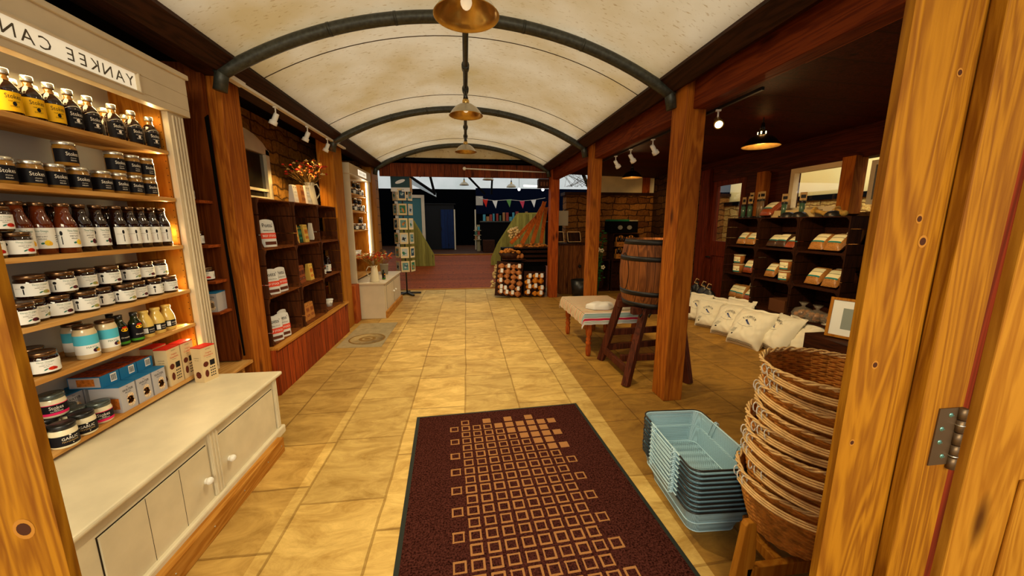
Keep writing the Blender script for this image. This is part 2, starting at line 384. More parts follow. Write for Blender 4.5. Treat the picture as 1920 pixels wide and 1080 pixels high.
# canopy: translucent panels between bent steel tubes
ARCH = [0.75, 2.97, 5.15, 7.4]
HS, ZS, ZR = 1.62, 2.66, 3.08
RC = (HS ** 2 + (ZR - ZS) ** 2) / (2 * (ZR - ZS)); ZC = ZR - RC; AM = math.asin(HS / RC)
def arc(t, dr=0.0): a = (2 * t - 1) * AM; return ((RC + dr) * math.sin(a), ZC + (RC + dr) * math.cos(a))
FAC = [.62]
def canopy_mat():
    m = bpy.data.materials.new('canopy_sheet'); m.use_nodes = True; nt = m.node_tree; N = nt.nodes; L = nt.links
    N.remove(N['Principled BSDF']); out = N['Material Output']
    tc = N.new('ShaderNodeTexCoord'); n = N.new('ShaderNodeTexNoise'); n.inputs['Scale'].default_value = 1.3; n.inputs['Detail'].default_value = 4
    L.new(tc.outputs['Object'], n.inputs['Vector'])
    r = N.new('ShaderNodeValToRGB'); e = r.color_ramp.elements; e[0].position = .32; e[1].position = .62; e[0].color = (.62, .46, .22, 1); e[1].color = (.80, .69, .49, 1)
    L.new(n.outputs[0], r.inputs[0])
    mp = N.new('ShaderNodeMapping'); mp.inputs['Scale'].default_value = (22, 60, 22); L.new(tc.outputs['Object'], mp.inputs[0])
    n2 = N.new('ShaderNodeTexNoise'); n2.inputs['Scale'].default_value = 1.0; n2.inputs['Detail'].default_value = 3; L.new(mp.outputs[0], n2.inputs['Vector'])
    r2 = N.new('ShaderNodeValToRGB'); e = r2.color_ramp.elements; e[0].position = .61; e[1].position = .72; e[0].color = (1, 1, 1, 1); e[1].color = (.62, .48, .30, 1)
    L.new(n2.outputs[0], r2.inputs[0])
    mx = N.new('ShaderNodeMix'); mx.data_type = 'RGBA'; mx.blend_type = 'MULTIPLY'; mx.inputs[0].default_value = .75; L.new(r.outputs[0], mx.inputs[6]); L.new(r2.outputs[0], mx.inputs[7])
    ms_f = FAC[0]; t = N.new('ShaderNodeBsdfTranslucent'); d = N.new('ShaderNodeBsdfDiffuse'); ms = N.new('ShaderNodeMixShader'); ms.inputs[0].default_value = ms_f
    L.new(mx.outputs[2], t.inputs[0]); L.new(mx.outputs[2], d.inputs[0]); L.new(d.outputs[0], ms.inputs[1]); L.new(t.outputs[0], ms.inputs[2]); L.new(ms.outputs[0], out.inputs[0])
    return m
CAN = canopy_mat()
struct('ceiling', CAN, lambda m: m.grid(lambda u, v: (arc(u)[0], .3 + v * 7.2, arc(u)[1]), 40, 16))
SEAM = flat('seam', (.10, .07, .04), .8)
n_ = 3
for y in (3.35, 4.75, 5.45, 7.05):
    struct('trim_%d' % n_, SEAM, lambda m: m.tube([(arc(t / 30, -.006)[0], y, arc(t / 30, -.006)[1]) for t in range(31)], .0035, 5)); n_ += 1
for y, lab in zip(ARCH[1:], ('nearest the camera', 'middle of three', 'farthest, above the boarded fascia')):
    def f(m):
        m.tube([(arc(-.03 + 1.06 * t / 36, -.055)[0], y, arc(-.03 + 1.06 * t / 36, -.055)[1]) for t in range(37)], .042, 12)
        for t in (.22, .36, .64, .78):
            p0 = arc(t - .003, -.055); p1 = arc(t + .003, -.055); m.tube([(p0[0], y, p0[1]), (p1[0], y, p1[1])], .044, 12)
        for sx in (-1, 1): m.tube([(sx * (HS + .02), y, ZS - .02), (sx * (HS + .06), y, ZS - .20)], .042, 12)
    o = P('roof_arch', [GALV], None, f); tag(o, 'dark metal tube arch under the canopy, ' + lab, 'roof arch', 'canopy arches')
o = P('ridge_tube', [GALV], None, lambda m: (m.tube([(.03, .8, 3.0), (.03, 7.35, 3.0)], .024, 10), [m.tube([(.03, y, 3.0), (.03, y + .10, 3.0)], .036, 10) for y in (2.34, 3.7, 4.3, 5.9, 6.5)]))
tag(o, 'dark tube running along the ridge of the canopy carrying the pendant lamps', 'tube')
# eaves boards
for sx, lab in ((-1, 'left'), (1, 'right')):
    def f(m):
        m.extr([(1.55, 2.66), (1.66, 2.58), (1.72, 2.60), (1.72, 2.80), (1.60, 2.78)], lambda u, v, w: (sx * u, .25 + w, v), 7.6)
    o = P('eaves_beam', DARKW_Y, None, f); tag(o, 'dark stained eaves board along the %s edge of the white canopy' % lab, 'beam')
# left side: ceiling, walls
struct('sky_blocker_slab', BLACK, lambda m: m.box(-3, 4.7, -1.1, .28, 2.62, 2.72))  # unseen slab added overhead to keep sky light off the post tops
struct('ceiling_left_bay', BLACK, lambda m: m.box(-2.75, -1.66, .2, 9.2, 2.80, 2.86))
struct('wall_left', [stone_wall('stone_left', 'yz', (.34, .17, .028), (.20, .09, .014), (.09, .04, .008))], lambda m: (
    m.box(-2.55, -2.40, 2.9, 4.02, 0, 2.8), m.box(-2.55, -2.40, 5.0, 7.6, 0, 2.8), m.box(-2.55, -2.40, 4.02, 5.0, 0, 1.80),
    m.extr([(4.02, 2.8), (5.0, 2.8), (5.0, 2.42), (4.85, 2.52), (4.68, 2.58), (4.5, 2.60), (4.32, 2.58), (4.15, 2.52), (4.02, 2.42)], lambda u, v, w: (-2.55 + w, u, v), .15)))
struct('wall_left_near', BLACK, lambda m: m.box(-2.75, -2.55, .2, 3.0, 0, 2.8))
LOG = planks('log_siding', (.36, .15, .03), (.18, .06, .01), 'Z', .19)
struct('wall_left_far', LOG, lambda m: m.box(-2.6, -1.92, 7.73, 8.7, 0, 2.75))
struct('wall_left_end', BLACK, lambda m: (m.box(-6, -1.95, 8.7, 8.85, .0, 2.8), m.box(-6.05, -6, 8.7, 20, 0, 2.9)))
# arched window in the left stone wall
def wframe(m):
    o_ = [(4.02, 1.80), (4.98, 1.80), (4.98, 2.40), (4.85, 2.49), (4.68, 2.55), (4.5, 2.57), (4.32, 2.55), (4.15, 2.49), (4.02, 2.40)]
    m.box(-2.42, -2.36, 4.02, 4.10, 1.80, 2.44); m.box(-2.42, -2.36, 4.90, 4.98, 1.80, 2.42); m.box(-2.42, -2.36, 4.10, 4.90, 1.80, 1.86)
    m.extr([(4.02, 2.36), (4.98, 2.36), (4.98, 2.40), (4.85, 2.49), (4.68, 2.55), (4.5, 2.57), (4.32, 2.55), (4.15, 2.49), (4.02, 2.40)], lambda u, v, w: (-2.42 + w, u, v), .06)
    m.box(-2.41, -2.37, 4.36, 4.39, 1.86, 2.38); m.box(-2.41, -2.37, 4.10, 4.90, 1.925, 1.955); m.box(-2.41, -2.37, 4.10, 4.37, 2.14, 2.16)
wf = struct('window_1', CREAMW, wframe)
WG = flat('window_glass_dark', (.02, .018, .012), .05, coat=.6)
P('pane', WG, wf, lambda m: m.box(-2.40, -2.395, 4.08, 4.92, 1.84, 2.42))

# right room
struct('wall_right', [stone_wall('stone_right', 'yz')], lambda m: (m.box(4.5, 4.6, 2.0, 5.3, 0, 1.68), m.box(4.5, 4.6, 6.5, 8.5, 0, 2.75)))
DARKRED = wood('dark_red_boards', (.07, .010, .003), (.02, .003, .0015), 'Y', knots=False)
DARKRED_Z = wood('dark_red_boards_z', (.15, .022, .005), (.05, .007, .002), 'Z', knots=False)
struct('wall_right_head', DARKRED, lambda m: (m.box(4.42, 4.6, 1.5, 6.6, 2.28, 2.8), m.box(4.44, 4.6, 4.66, 5.06, 1.68, 2.28), m.box(4.44, 4.6, 5.2, 5.45, 0, 2.28)))
struct('ceiling_right_room', planks('dark_ceiling', (.07, .010, .003), (.03, .004, .0015), 'Y', .35, (.03, .005, .002)), lambda m: m.extr([(1.72, 2.78), (1.72, 2.70), (4.7, 2.62), (4.7, 2.72)], lambda u, v, w: (u, .3 + w, v), 8.3))
struct('wall_right_near', BLACK, lambda m: m.box(1.95, 4.7, .35, .5, 0, 2.8))
struct('wall_back_stone', [stone_wall('stone_back', 'xz', (.30, .125, .025), (.12, .04, .008), (.05, .02, .006))], lambda m: m.box(2.35, 6.8, 8.5, 8.8, 0, 2.20))
struct('trim_8', DARKW_Y, lambda m: m.box(2.3, 6.8, 8.46, 8.84, 2.20, 2.27))
struct('wall_right_outer', [stone_wall('stone_outer', 'yz', (.80, .50, .14), (.60, .34, .07), (.28, .14, .03))], lambda m: m.box(6.4, 6.7, 1.0, 8.5, 0, 1.98))
FAC[0] = .88; HALLW = canopy_mat(); HALLW.name = 'hall_sheet'
for _nd in HALLW.node_tree.nodes:
    if _nd.type == 'VALTORGB' and _nd.color_ramp.elements[1].color[0] < .9: _nd.color_ramp.elements[0].color = (.86, .90, .92, 1); _nd.color_ramp.elements[1].color = (.95, .97, 1, 1)
OUTP = flat('outer_panel', (.92, .86, .58), .7, noise=.1, nscale=4)
SIDEW = canopy_mat(); SIDEW.name = 'side_sheet'
for _nd in SIDEW.node_tree.nodes:
    if _nd.type == 'VALTORGB' and _nd.color_ramp.elements[1].color[0] < .9: _nd.color_ramp.elements[0].color = (.98, .88, .62, 1); _nd.color_ramp.elements[1].color = (1, .96, .76, 1)
struct('wall_right_outer_panel', SIDEW, lambda m: (m.box(6.5, 6.6, 1.0, 8.5, 2.05, 3.0),))
struct('trim_9', BLACK, lambda m: m.box(6.36, 6.6, 1.0, 8.5, 1.97, 2.06))
# white board wall above the stone back wall
struct('wall_back_upper', flat('board_white', (.85, .70, .38), .6, noise=.15, nscale=3), lambda m: (m.box(2.98, 4.25, 8.6, 8.66, 2.27, 2.78), m.box(4.42, 5.0, 8.6, 8.66, 2.27, 2.78)))
struct('trim_10', REDW, lambda m: m.box(4.25, 4.42, 8.55, 8.68, 2.27, 2.78))
# windows of the right wall
def w2(m):
    for y0, y1, z0, z1 in ((3.88, 4.66, 1.70, 1.76), (3.88, 4.66, 2.22, 2.28), (3.88, 3.94, 1.76, 2.22), (4.60, 4.66, 1.76, 2.22)): m.box(4.44, 4.52, y0, y1, z0, z1)
w = struct('window_2', PAPERY, w2)
CLEARG = bpy.data.materials.new('clear_pane'); CLEARG.use_nodes = True
_n = CLEARG.node_tree.nodes; _l = CLEARG.node_tree.links; _n.remove(_n['Principled BSDF'])
_g = _n.new('ShaderNodeBsdfGlossy'); _g.inputs['Roughness'].default_value = .02; _t = _n.new('ShaderNodeBsdfTransparent'); _m = _n.new('ShaderNodeMixShader'); _m.inputs[0].default_value = .10
_l.new(_t.outputs[0], _m.inputs[1]); _l.new(_g.outputs[0], _m.inputs[2]); _l.new(_m.outputs[0], _n['Material Output'].inputs[0])
P('pane', CLEARG, w, lambda m: m.box(4.47, 4.474, 3.93, 4.61, 1.75, 2.23))
def w3(m):
    for y0, y1, z0, z1 in ((2.9, 3.64, 1.76, 1.81), (2.9, 3.64, 2.18, 2.23), (3.59, 3.64, 1.81, 2.18)): m.box(4.44, 4.5, y0, y1, z0, z1)
w = struct('window_3', CREAMW, w3)
P('pane', WG, w, lambda m: m.box(4.47, 4.474, 2.9, 3.6, 1.8, 2.2))
def d1(m):
    for y0, y1, z0, z1 in ((5.46, 5.56, 0, 2.3), (6.14, 6.26, 0, 2.3), (5.56, 6.14, 0, .25), (5.56, 6.14, .98, 1.24), (5.56, 6.14, 2.2, 2.3)): m.box(4.44, 4.50, y0, y1, z0, z1)
    m.box(4.465, 4.485, 5.55, 6.15, .2, 1.0)
dd = struct('door_1', DARKRED_Z, d1)
P('pane', CLEARG, dd, lambda m: m.box(4.468, 4.472, 5.56, 6.14, 1.24, 2.2))
P('handle', IRON, dd, lambda m: m.tube([(4.44, 6.2, .95), (4.38, 6.2, .95), (4.38, 6.08, .95)], .011, 8))
struct('trim_11', DARKRED_Z, lambda m: (m.box(4.36, 4.6, 6.26, 6.5, 0, 2.5)))
for y, lab in ((3.80, 'between the two right-hand windows'), (5.06, 'left of the wide window above the dark crates')):
    o = P('window_post', OAK, None, lambda m: m.box(4.34, 4.5, y - .07, y + .08, 1.66, 2.3)); tag(o, 'square brown timber upright ' + lab, 'post')

# far fascia
struct('trim_12', planks('fascia_boards', (.17, .035, .007), (.08, .013, .003), 'X', .13), lambda m: m.box(-1.62, 1.76, 7.50, 7.56, 2.45, 2.72))
struct('trim_13', BLACK, lambda m: m.box(-1.66, 1.76, 7.44, 7.56, 2.72, 2.79))
o = P('conduit_pole', [WHITE], None, lambda m: (m.tube([(.02, 7.42, 2.60), (1.62, 7.44, 2.56)], .012, 8), m.sphere((.0, 7.42, 2.60), .034, 12, 8)))
tag(o, 'long thin white pole with round end fixed across the red fascia boards', 'pole')

# rear hall beyond the ramp
struct('wall_back_arch_sheet', CAN, lambda m: m.extr([(-1.5, 2.74)] + [arc(.03 + .94 * k / 24, -.02) for k in range(25)] + [(1.5, 2.74)], lambda u, v, w: (u, 7.46 + w, v), .004))
struct('wall_back', flat('black_cladding', (.0012, .0014, .002), .8, spec=.01), lambda m: (m.box(-6, -.35, 18.0, 18.1, .5, 3.15), m.box(-.35, 9, 18.0, 18.1, .5, 3.15)))
struct('wall_back_gable', HALLW, lambda m: m.box(-6, 9, 18.3, 18.32, 3.1, 5.2))
struct('ceiling_rear_hall', HALLW, lambda m: m.grid(lambda u, v: (-6 + 15 * u, 8.9 + 9.4 * v, 4.9 - 1.1 * abs(2 * u - 1)), 10, 6))
struct('wall_back_side', flat('blue_black_cladding', (.002, .004, .014), .8, spec=.02), lambda m: (m.box(.5, 6, 17.6, 17.7, 2.0, 3.18), m.box(8.9, 9, 8.8, 18, 0, 3.4)))
# translucent slope and door at the left of the hall
struct('ceiling_side_light', flat('pale_slope', (.55, .68, .78), .4), lambda m: m.extr([(-3.2, 3.75), (-.95, 2.55), (-.95, 2.42), (-3.2, 3.55)], lambda u, v, w: (u, 12.6 + w, v), .1))
dd = struct('door_2', CREAM, lambda m: [m.box(a, b, 12.9, 12.98, c, d) for a, b, c, d in ((-2.35, -2.25, .5, 2.5), (-1.48, -1.38, .5, 2.5), (-2.25, -1.48, 2.4, 2.5))])
P('pane', flat('door_glass_teal', (.06, .16, .17), .1, coat=.4), dd, lambda m: m.box(-2.25, -1.48, 12.93, 12.95, 1.0, 2.4))
P('door_panel', BLACK, dd, lambda m: m.box(-2.25, -1.48, 12.92, 12.96, .5, 1.0))
dd = struct('door_3', CREAM, lambda m: [m.box(a, b, 15.0, 15.06, .5, 2.1) for a, b in ((-.46, -.41), (.37, .42))])
P('door_panel', planks('blue_boards', (.006, .02, .08), (.004, .012, .05), 'X', .12), dd, lambda m: m.box(-.98, -.46, 15.02, 15.05, .55, 2.1))
o = P('black_cupboard', flat('near_black', (.008, .008, .009), .5), None, lambda m: (m.box(-2.6, -.46, 15.1, 15.6, .5, 2.3), m.box(-2.66, -.40, 15.04, 15.66, 2.3, 2.34)))
tag(o, 'tall black cupboard with pale clutter on top, by the blue boarded panel', 'cupboard')
o = thing('roof_truss', 'black steel roof truss bars crossing the bright gable of the rear hall', 'truss', (0, 14, 2.5))
for a, b in (((-1.35, 11.5, 4.4), (-.9, 11.5, 2.4)), ((1.08, 14, 4.2), (.98, 14, 2.62)), ((-.6, 14, 4.0), (.75, 14, 2.62)), ((-3, 13, 3.9), (-.9, 11.6, 2.45)), ((-1.4, 12, 3.0), (.2, 12, 3.6)), ((2.75, 9.6, 3.5), (3.35, 9.6, 2.3))):
    P('truss_bar', BLACK, o, lambda m: (setattr(m, 'M', Matrix.Translation((0, -14, -2.5))), m.beam(a, b, .07, .07)))

# timber posts
def post(x0, x1, y0, y1, z1, mat, lab, name='timber_post', extra=None):
    o = P(name, mat, None, lambda m: m.box(x0, x1, y0, y1, 0, z1), bevel=.006); tag(o, lab, 'post')
    return o
post(-1.96, -1.75, 3.10, 3.33, 2.72, OAK, 'thick orange timber post with a long dark split, beside the small corner shelves')
post(-1.96, -1.75, 5.38, 5.74, 2.66, PINE, 'orange timber post between the crate shelving and the narrow lit dresser')
post(-1.96, -1.75, 7.42, 7.72, 2.66, PINE, 'orange timber post right of the narrow lit dresser')
post(1.70, 1.872, 2.80, 3.0, 2.72, OAK, 'tall orange timber post standing in front of the wooden barrel')
post(1.72, 1.87, 4.98, 5.15, 2.66, OAK, 'timber post rising behind the striped table')
post(1.72, 1.90, 7.40, 7.60, 2.66, REDW, 'reddish timber post behind the produce display')
# red beams carrying the right side
o = P('timber_beam', RED_Y, None, lambda m: m.box(1.76, 1.88, .4, 7.6, 2.42, 2.64), bevel=.005); tag(o, 'long red-brown timber beam over the right-hand posts', 'beam')
o = P('timber_beam', OAK_Y, None, lambda m: m.box(1.885, 1.93, .4, 2.02, 2.44, 2.62), bevel=.005); tag(o, 'short timber beam lapped onto the red beam at the top right', 'beam')
o = P('timber_beam', DARKW_Y, None, lambda m: m.box(-1.86, -1.72, .3, 7.6, 2.60, 2.80), bevel=.005); tag(o, 'dark beam above the left shelving under the eaves', 'beam')

# near door frame
DPINE = wood('doorway_pine', (.31, .125, .006), (.15, .045, .002), 'Z', s=1.25, bump=.5)
lamp('side_yard_daylight', 'AREA', (5.5, 4.6, 3.3), 60, (1, .93, .8), (0, math.radians(-35), 0), 1.2, 4)
def nearpost(x0, x1, lab, knots):
    o = P('doorway_post', [DPINE, flat('knot_dark', (.05, .015, .006), .7), flat('knot_ring', (.34, .14, .02), .7)], None, lambda m: (m.box(x0, x1, .702, .72, 0, 2.6), m.box(*((x0, -.94) if x0 < 0 else (1.12, 1.30)), .72, .84, 0, 2.6)))
    tag(o, lab, 'post')
    for kx, kz, r in knots:
        m = MB()
        fn = lambda x, y: (kx + x, .7015, kz + y)
        m.disc(0, 0, r * 1.5, r * 1.8, fn, 1, 14); fn2 = lambda x, y: (kx + x, .701, kz + y); m.disc(0, 0, r, r * 1.1, fn2, 0, 14)
        m.build('knot', [flat('knot_dark', (.05, .015, .006), .7), flat('knot_ring', (.34, .14, .02), .7)], o)
    return o
nearpost(-1.0, -.780, 'honey pine doorway post with one round dark knot, nearest on the left', [(-.835, .985, .012)])
nearpost(.895, 1.072, 'broad honey pine doorway post beside the stack of wicker baskets', [(1.00, 1.56, .006), (1.02, 1.51, .008), (.955, 1.22, .006), (.93, 1.02, .005), (1.03, 1.86, .005)])
JY = .67
o = P('door_jamb', [DPINE], None, lambda m: (m.box(1.066, 1.183, JY, .70, 0, 2.6),), bevel=.003); tag(o, 'pale pine door jamb with a metal hinge screwed to it', 'jamb')
o2 = P('rebate_strip', wood('rebate_red', (.16, .02, .006), (.06, .008, .003), 'Z'), o, lambda m: (m.box(1.183, 1.232, JY + .018, .71, 0, 2.6)))
o = P('door_leaf', [wood('door_pine', (.38, .165, .014), (.24, .085, .005), 'Z', s=1.2)], None, lambda m: (m.box(1.232, 1.80, JY - .004, .70, 0, 2.6), m.box(1.40, 1.80, JY - .012, JY - .004, 0, .90)), bevel=.003); tag(o, 'pale pine door leaf at the right edge of the view', 'door')
# hinge
HB = flat('bronze_hinge', (.12, .075, .04), .45, metal=.7)
h = thing('butt_hinge', 'bronze butt hinge with four steel screws on the pale jamb', 'hinge'); P('hinge_plate', HB, h, lambda m: m.box(1.112, 1.166, JY - .003, JY + .001, .965, 1.115))
P('knuckle', HB, h, lambda m: [m.tube([(1.172, JY - .006, z0), (1.172, JY - .006, z1)], .0085, 12) for z0, z1 in ((.955, .985), (.988, 1.018), (1.021, 1.051), (1.054, 1.084), (1.087, 1.115))])
for q in (.990, 1.072): P('washer', STEEL, h, lambda m: m.tube([(1.172, JY - .006, q - .0015), (1.172, JY - .006, q + .0015)], .0098, 12))
TEALS = flat('screw_head', (.16, .34, .30), .3, metal=.8)
for sx_, sz_ in ((1.146, 1.097), (1.128, 1.062), (1.130, 1.027), (1.146, .988)): P('screw', TEALS, h, lambda m: (m.sphere((sx_, JY - .003, sz_), .0062, 12, 6, 0, (1, .35, 1)), m.box(sx_ - .0045, sx_ + .0045, JY - .0062, JY - .005, sz_ - .0008, sz_ + .0008)))

# concrete plate with round cover
o = P('access_plate', [flat('concrete', (.36, .28, .15), .8, noise=.2, nscale=12), flat('cover_ring', (.24, .13, .03), .7)], None, lambda m: (
    m.extr([(-1.66, 4.62), (-1.10, 4.60), (-1.10, 5.76), (-1.66, 5.76)], lambda u, v, w: (u, v, w), .006),))
tag(o, 'pale concrete plate with a round cover let into the stone floor', 'plate')
P('round_cover', [flat('concrete2', (.40, .28, .12), .8, noise=.3, nscale=14), flat('cover_ring', (.24, .13, .03), .7)], o, lambda m: (m.lathe([(0, .006), (.235, .006), (.235, .009), (.215, .009), (.215, .007), (0, .007)], 40, [1, 1, 1, 1, 0], c=(-1.36, 4.95, 0)), m.lathe([(.07, .0072), (.09, .009), (.11, .0072)], 30, 1, c=(-1.36, 4.95, 0)), m.lathe([(.0, .0075), (.03, .009), (.04, .0072)], 30, 1, c=(-1.36, 4.95, 0))))

# ================================================================== ENTRANCE MAT
MATR = flat('mat_pile', (.060, .017, .013), .95, noise=.9, nscale=120, spec=0)
MATT = flat('mat_tan', (.36, .16, .055), .95, noise=.35, nscale=260)
MATB = flat('mat_rubber', (.02, .024, .02), .6)
o = thing('entrance_mat', 'dark red entrance mat patterned with tan square outlines, on the stone floor', 'mat', (.25, 2.81, 0), math.radians(2.9))
P('rubber_edge', MATB, o, lambda m: m.box(-.675, .675, -2.3, .012, 0, .005))
def matp(m):
    m.box(-.650, .650, -2.28, -.012, .004, .010)
    cw, rh = .0844, .0815
    for r in range(27):
        y = -.15 - r * rh
        for c in range(10):
            if c == 0 and r % 2 == 0: continue
            if c == 9 and r % 2 == 0: continue
            if r == 0 and c % 2 == 0: continue
            if c > 8 and r % 2: pass
            x = -.38 + c * cw
            s = .031
            solid = c >= r + 3
            j = lambda: random.uniform(-.0022, .0022)
            if solid: m.box(x - s, x + s, y - s, y + s, .009, .0115, 1)
            else:
                t = .009
                m.box(x - s + j(), x + s, y + s - t, y + s + j(), .009, .0115, 1); m.box(x - s, x + s + j(), y - s + j(), y - s + t, .009, .0115, 1)
                m.box(x - s + j(), x - s + t, y - s, y + s, .009, .0114, 1); m.box(x + s - t, x + s + j(), y - s, y + s, .009, .0114, 1)
P('pile', [MATR, MATT], o, matp)

# ================================================================== LEFT: WHITE DRESSER
DX = -1.79
dr = thing('base_cupboard', 'long low white cupboard with two flap doors, below the lit jar shelves', 'cupboard', (-1.55, 1.76, 0))
def L_(f): # helper to build in world coords under a parent at dr
    def g(m): m.M = Matrix.Translation((1.55, -1.76, 0)); f(m)
    return g
P('carcass', CREAMW, dr, L_(lambda m: (m.box(-2.06, -1.345, .92, 2.56, .12, .505),)), bevel=.003)
P('worktop', CREAMW, dr, L_(lambda m: m.box(-2.06, -1.305, .90, 2.60, .505, .53)), bevel=.009)
P('skirting', CREAMW, dr, L_(lambda m: m.box(-1.40, -1.315, .92, 2.585, .075, .135)), bevel=.01)
P('plinth_board', [PINE_Y, STEEL], dr, L_(lambda m: (m.box(-1.42, -1.275, .92, 2.46, 0, .105), [m.sphere((-1.275, yy, .06), .004, 8, 5, 1) for yy in (1.5, 1.75, 2.0, 2.25, 2.42)])), bevel=.003)
P('pilaster', CREAMW, dr, L_(lambda m: (m.box(-1.345, -1.332, 1.880, 1.950, .135, .50), [m.box(-1.334, -1.328, yy, yy + .014, .14, .495) for yy in (1.885, 1.907, 1.929)])), bevel=.003)
P('pilaster', CREAMW, dr, L_(lambda m: (m.box(-1.345, -1.332, 2.520, 2.558, .135, .50), [m.box(-1.334, -1.328, yy, yy + .012, .14, .495) for yy in (2.525, 2.543)])), bevel=.003)
GAP = flat('door_gap', (.03, .02, .012), .9)
for k, (y0, y1, ky) in enumerate(((1.31, 1.862, 1.825), (1.955, 2.505, 2.01))):
    P('door_shadow_gap', GAP, dr, L_(lambda m: m.box(-1.346, -1.3435, y0 - .005, y1 + .005, .115, .437)))
    d = P('door', [CREAMW, GAP], dr, L_(lambda m: (m.box(-1.35, -1.337, y0, y1, .12, .432), [m.box(-1.3375, -1.3365, yy, yy + .002, .12, .432, 1) for yy in ((y0 + .19, y0 + .37) if k == 0 else ())])))
    P('knob', flat('white_ceramic', (.80, .78, .72), .15, coat=.5), d, L_(lambda m: (m.sphere((-1.318, ky, .262), .019, 16, 10, 0, (.9, 1, 1)), m.sphere((-1.332, ky, .262), .015, 14, 8, 0, (.7, 1, 1)))))

du = thing('dresser', 'tall white dresser with pine shelves of jars and an illuminated name board', 'dresser', (-1.92, 1.76, .53))
def D_(f):
    def g(m): m.M = Matrix.Translation((1.92, -1.76, -.53)); f(m)
    return g
WALLP = flat('dresser_back', (.42, .40, .36), .6)
P('back_panel', WALLP, du, D_(lambda m: m.box(-2.08, -2.06, .85, 2.60, .53, 2.42)))
P('side_panel', [PINE, flat('peg_hole', (.03, .01, .005), .9)], du, D_(lambda m: (m.box(-2.06, -1.80, 2.565, 2.60, .53, 2.42), [m.box(-1.8105, -1.8085 + .003, 2.5645, 2.5655, zz, zz + .005, 1) for zz in [.62 + .042 * i for i in range(38)]])))
P('fluted_pilaster', CREAM, du, D_(lambda m: (m.box(-1.80, -1.765, 2.575, 2.70, .53, 2.30), [m.box(-1.765, -1.756, yy, yy + .012, .56, 2.20) for yy in (2.60, 2.625, 2.65, 2.675)])), bevel=.003)
P('side_return', CREAM, du, D_(lambda m: m.box(-2.08, -1.80, 2.60, 2.70, .53, 2.42)))
SH = (1.985, 1.705, 1.415, 1.13, .905, .572)
for z in SH: P('shelf', SHELFW, du, D_(lambda m: m.box(-2.06, -1.785, .86, 2.565, z - .022, z)), bevel=.002)
P('name_board', CREAM, du, D_(lambda m: (m.box(-1.80, -1.74, .8, 2.73, 2.345, 2.45), m.box(-1.80, -1.74, .8, 2.73, 2.215, 2.255), m.box(-1.80, -1.74, 2.365, 2.73, 2.255, 2.345),
    m.box(-1.742, -1.732, .8, 2.385, 2.345, 2.353), m.box(-1.742, -1.732, .8, 2.385, 2.247, 2.255), m.box(-1.742, -1.732, 2.362, 2.374, 2.25, 2.35))), bevel=.003)
SIGNM = flat('lit_sign', (.8, .75, .6), .5, emit=(1, .86, .62), es=.42)
sgn = P('lit_sign_panel', [SIGNM, flat('sign_ink', (.10, .085, .06), .6)], du, D_(lambda m: (m.box(-1.765, -1.752, .8, 2.37, 2.25, 2.35), [m.text(c_, .052, lambda x, y: (-1.751, yc - x, 2.30 + y), 1) for c_, yc in zip('YANKEE CANDLE', [2.33, 2.27, 2.205, 2.14, 2.085, 2.03, 0, 1.93, 1.865, 1.80, 1.735, 1.67, 1.61]) if c_ != ' '])))
sgn['label'] = 'back-lit sign strip with mirrored grey capitals'
P('cornice', CREAM, du, D_(lambda m: m.box(-2.08, -1.725, .8, 2.74, 2.44, 2.47)), bevel=.006)
lamp('dresser_strip_light', 'AREA', (-1.86, 1.95, 2.20), 8.0, (1, .70, .28), (0, math.radians(12), 0), .10, 1.0)
lamp('dresser_side_strip', 'AREA', (-1.83, 2.545, 1.45), 5, (1, .74, .34), (PI / 2, 0, PI + .25), .012, 1.5)

# ------------------------------------------------------------------ jar and bottle kinds
def wrap(r, rz0=0):
    return lambda z0: (lambda x, y: ((r + .0006) * math.sin(x / r), -(r + .0006) * math.cos(x / r), z0 + y))
def band(m, r, z0, z1, a0, a1, mat=0, n=18):
    m.grid(lambda u, v: ((r) * math.sin(a0 + (a1 - a0) * u), -(r) * math.cos(a0 + (a1 - a0) * u), z0 + (z1 - z0) * v), n, 1, mat)
def sauce_bottle(lab, ink, name):
    t = thing(name, '', 'bottle')
    P('glass', [GLASSD, GLASSA], t, lambda m: m.lathe([(0, 0), (.033, 0), (.036, .004), (.036, .098), (.034, .108), (.026, .124), (.017, .134), (.015, .140), (.015, .158), (.0, .158)], 22, [0] * 6 + [1] * 3))
    P('cap', LIDS, t, lambda m: m.lathe([(.0175, .156), (.0185, .158), (.0185, .176), (.017, .179), (0, .179)], 18))
    w = wrap(.0365)
    def f(m):
        band(m, .0365, .012, .088, -1.25, 1.25, 0)
        m.text('Stokes', .017, w(.070), 1, maxw=.044); m.text('real sauce', .006, w(.052), 1, maxw=.03); m.text('SWEET', .006, w(.032), 1); m.disc(0, 0, .006, .009, w(.042), 1, 8)
        m.tube([((.037) * math.sin(a), -.037 * math.cos(a), .088 + .016 * math.cos(a * 1.45)) for a in [-1.05 + 2.1 * i / 12 for i in range(13)]], .0007, 4, 1)
    P('label', [lab, ink], t, f)
    return t
def relish_jar():
    t = thing('relish_jar', '', 'jar')
    P('glass', [flat('relish_glass', (.30, .14, .02), .1, coat=.4)], t, lambda m: m.lathe([(0, 0), (.034, 0), (.038, .004), (.038, .080), (.034, .088), (.034, .092), (0, .092)], 22))
    P('lid', LIDS, t, lambda m: m.lathe([(.036, .090), (.0365, .091), (.0365, .104), (.035, .106), (0, .106)], 22))
    w = wrap(.0385)
    P('label', [BLACKL, INKW], t, lambda m: (band(m, .0385, .014, .072, -1.7, 1.7), m.text('Stokes', .016, w(.052), 1, maxw=.045), m.text('chutney', .006, w(.034), 1), m.text('RELISH', .005, w(.024), 1)))
    return t
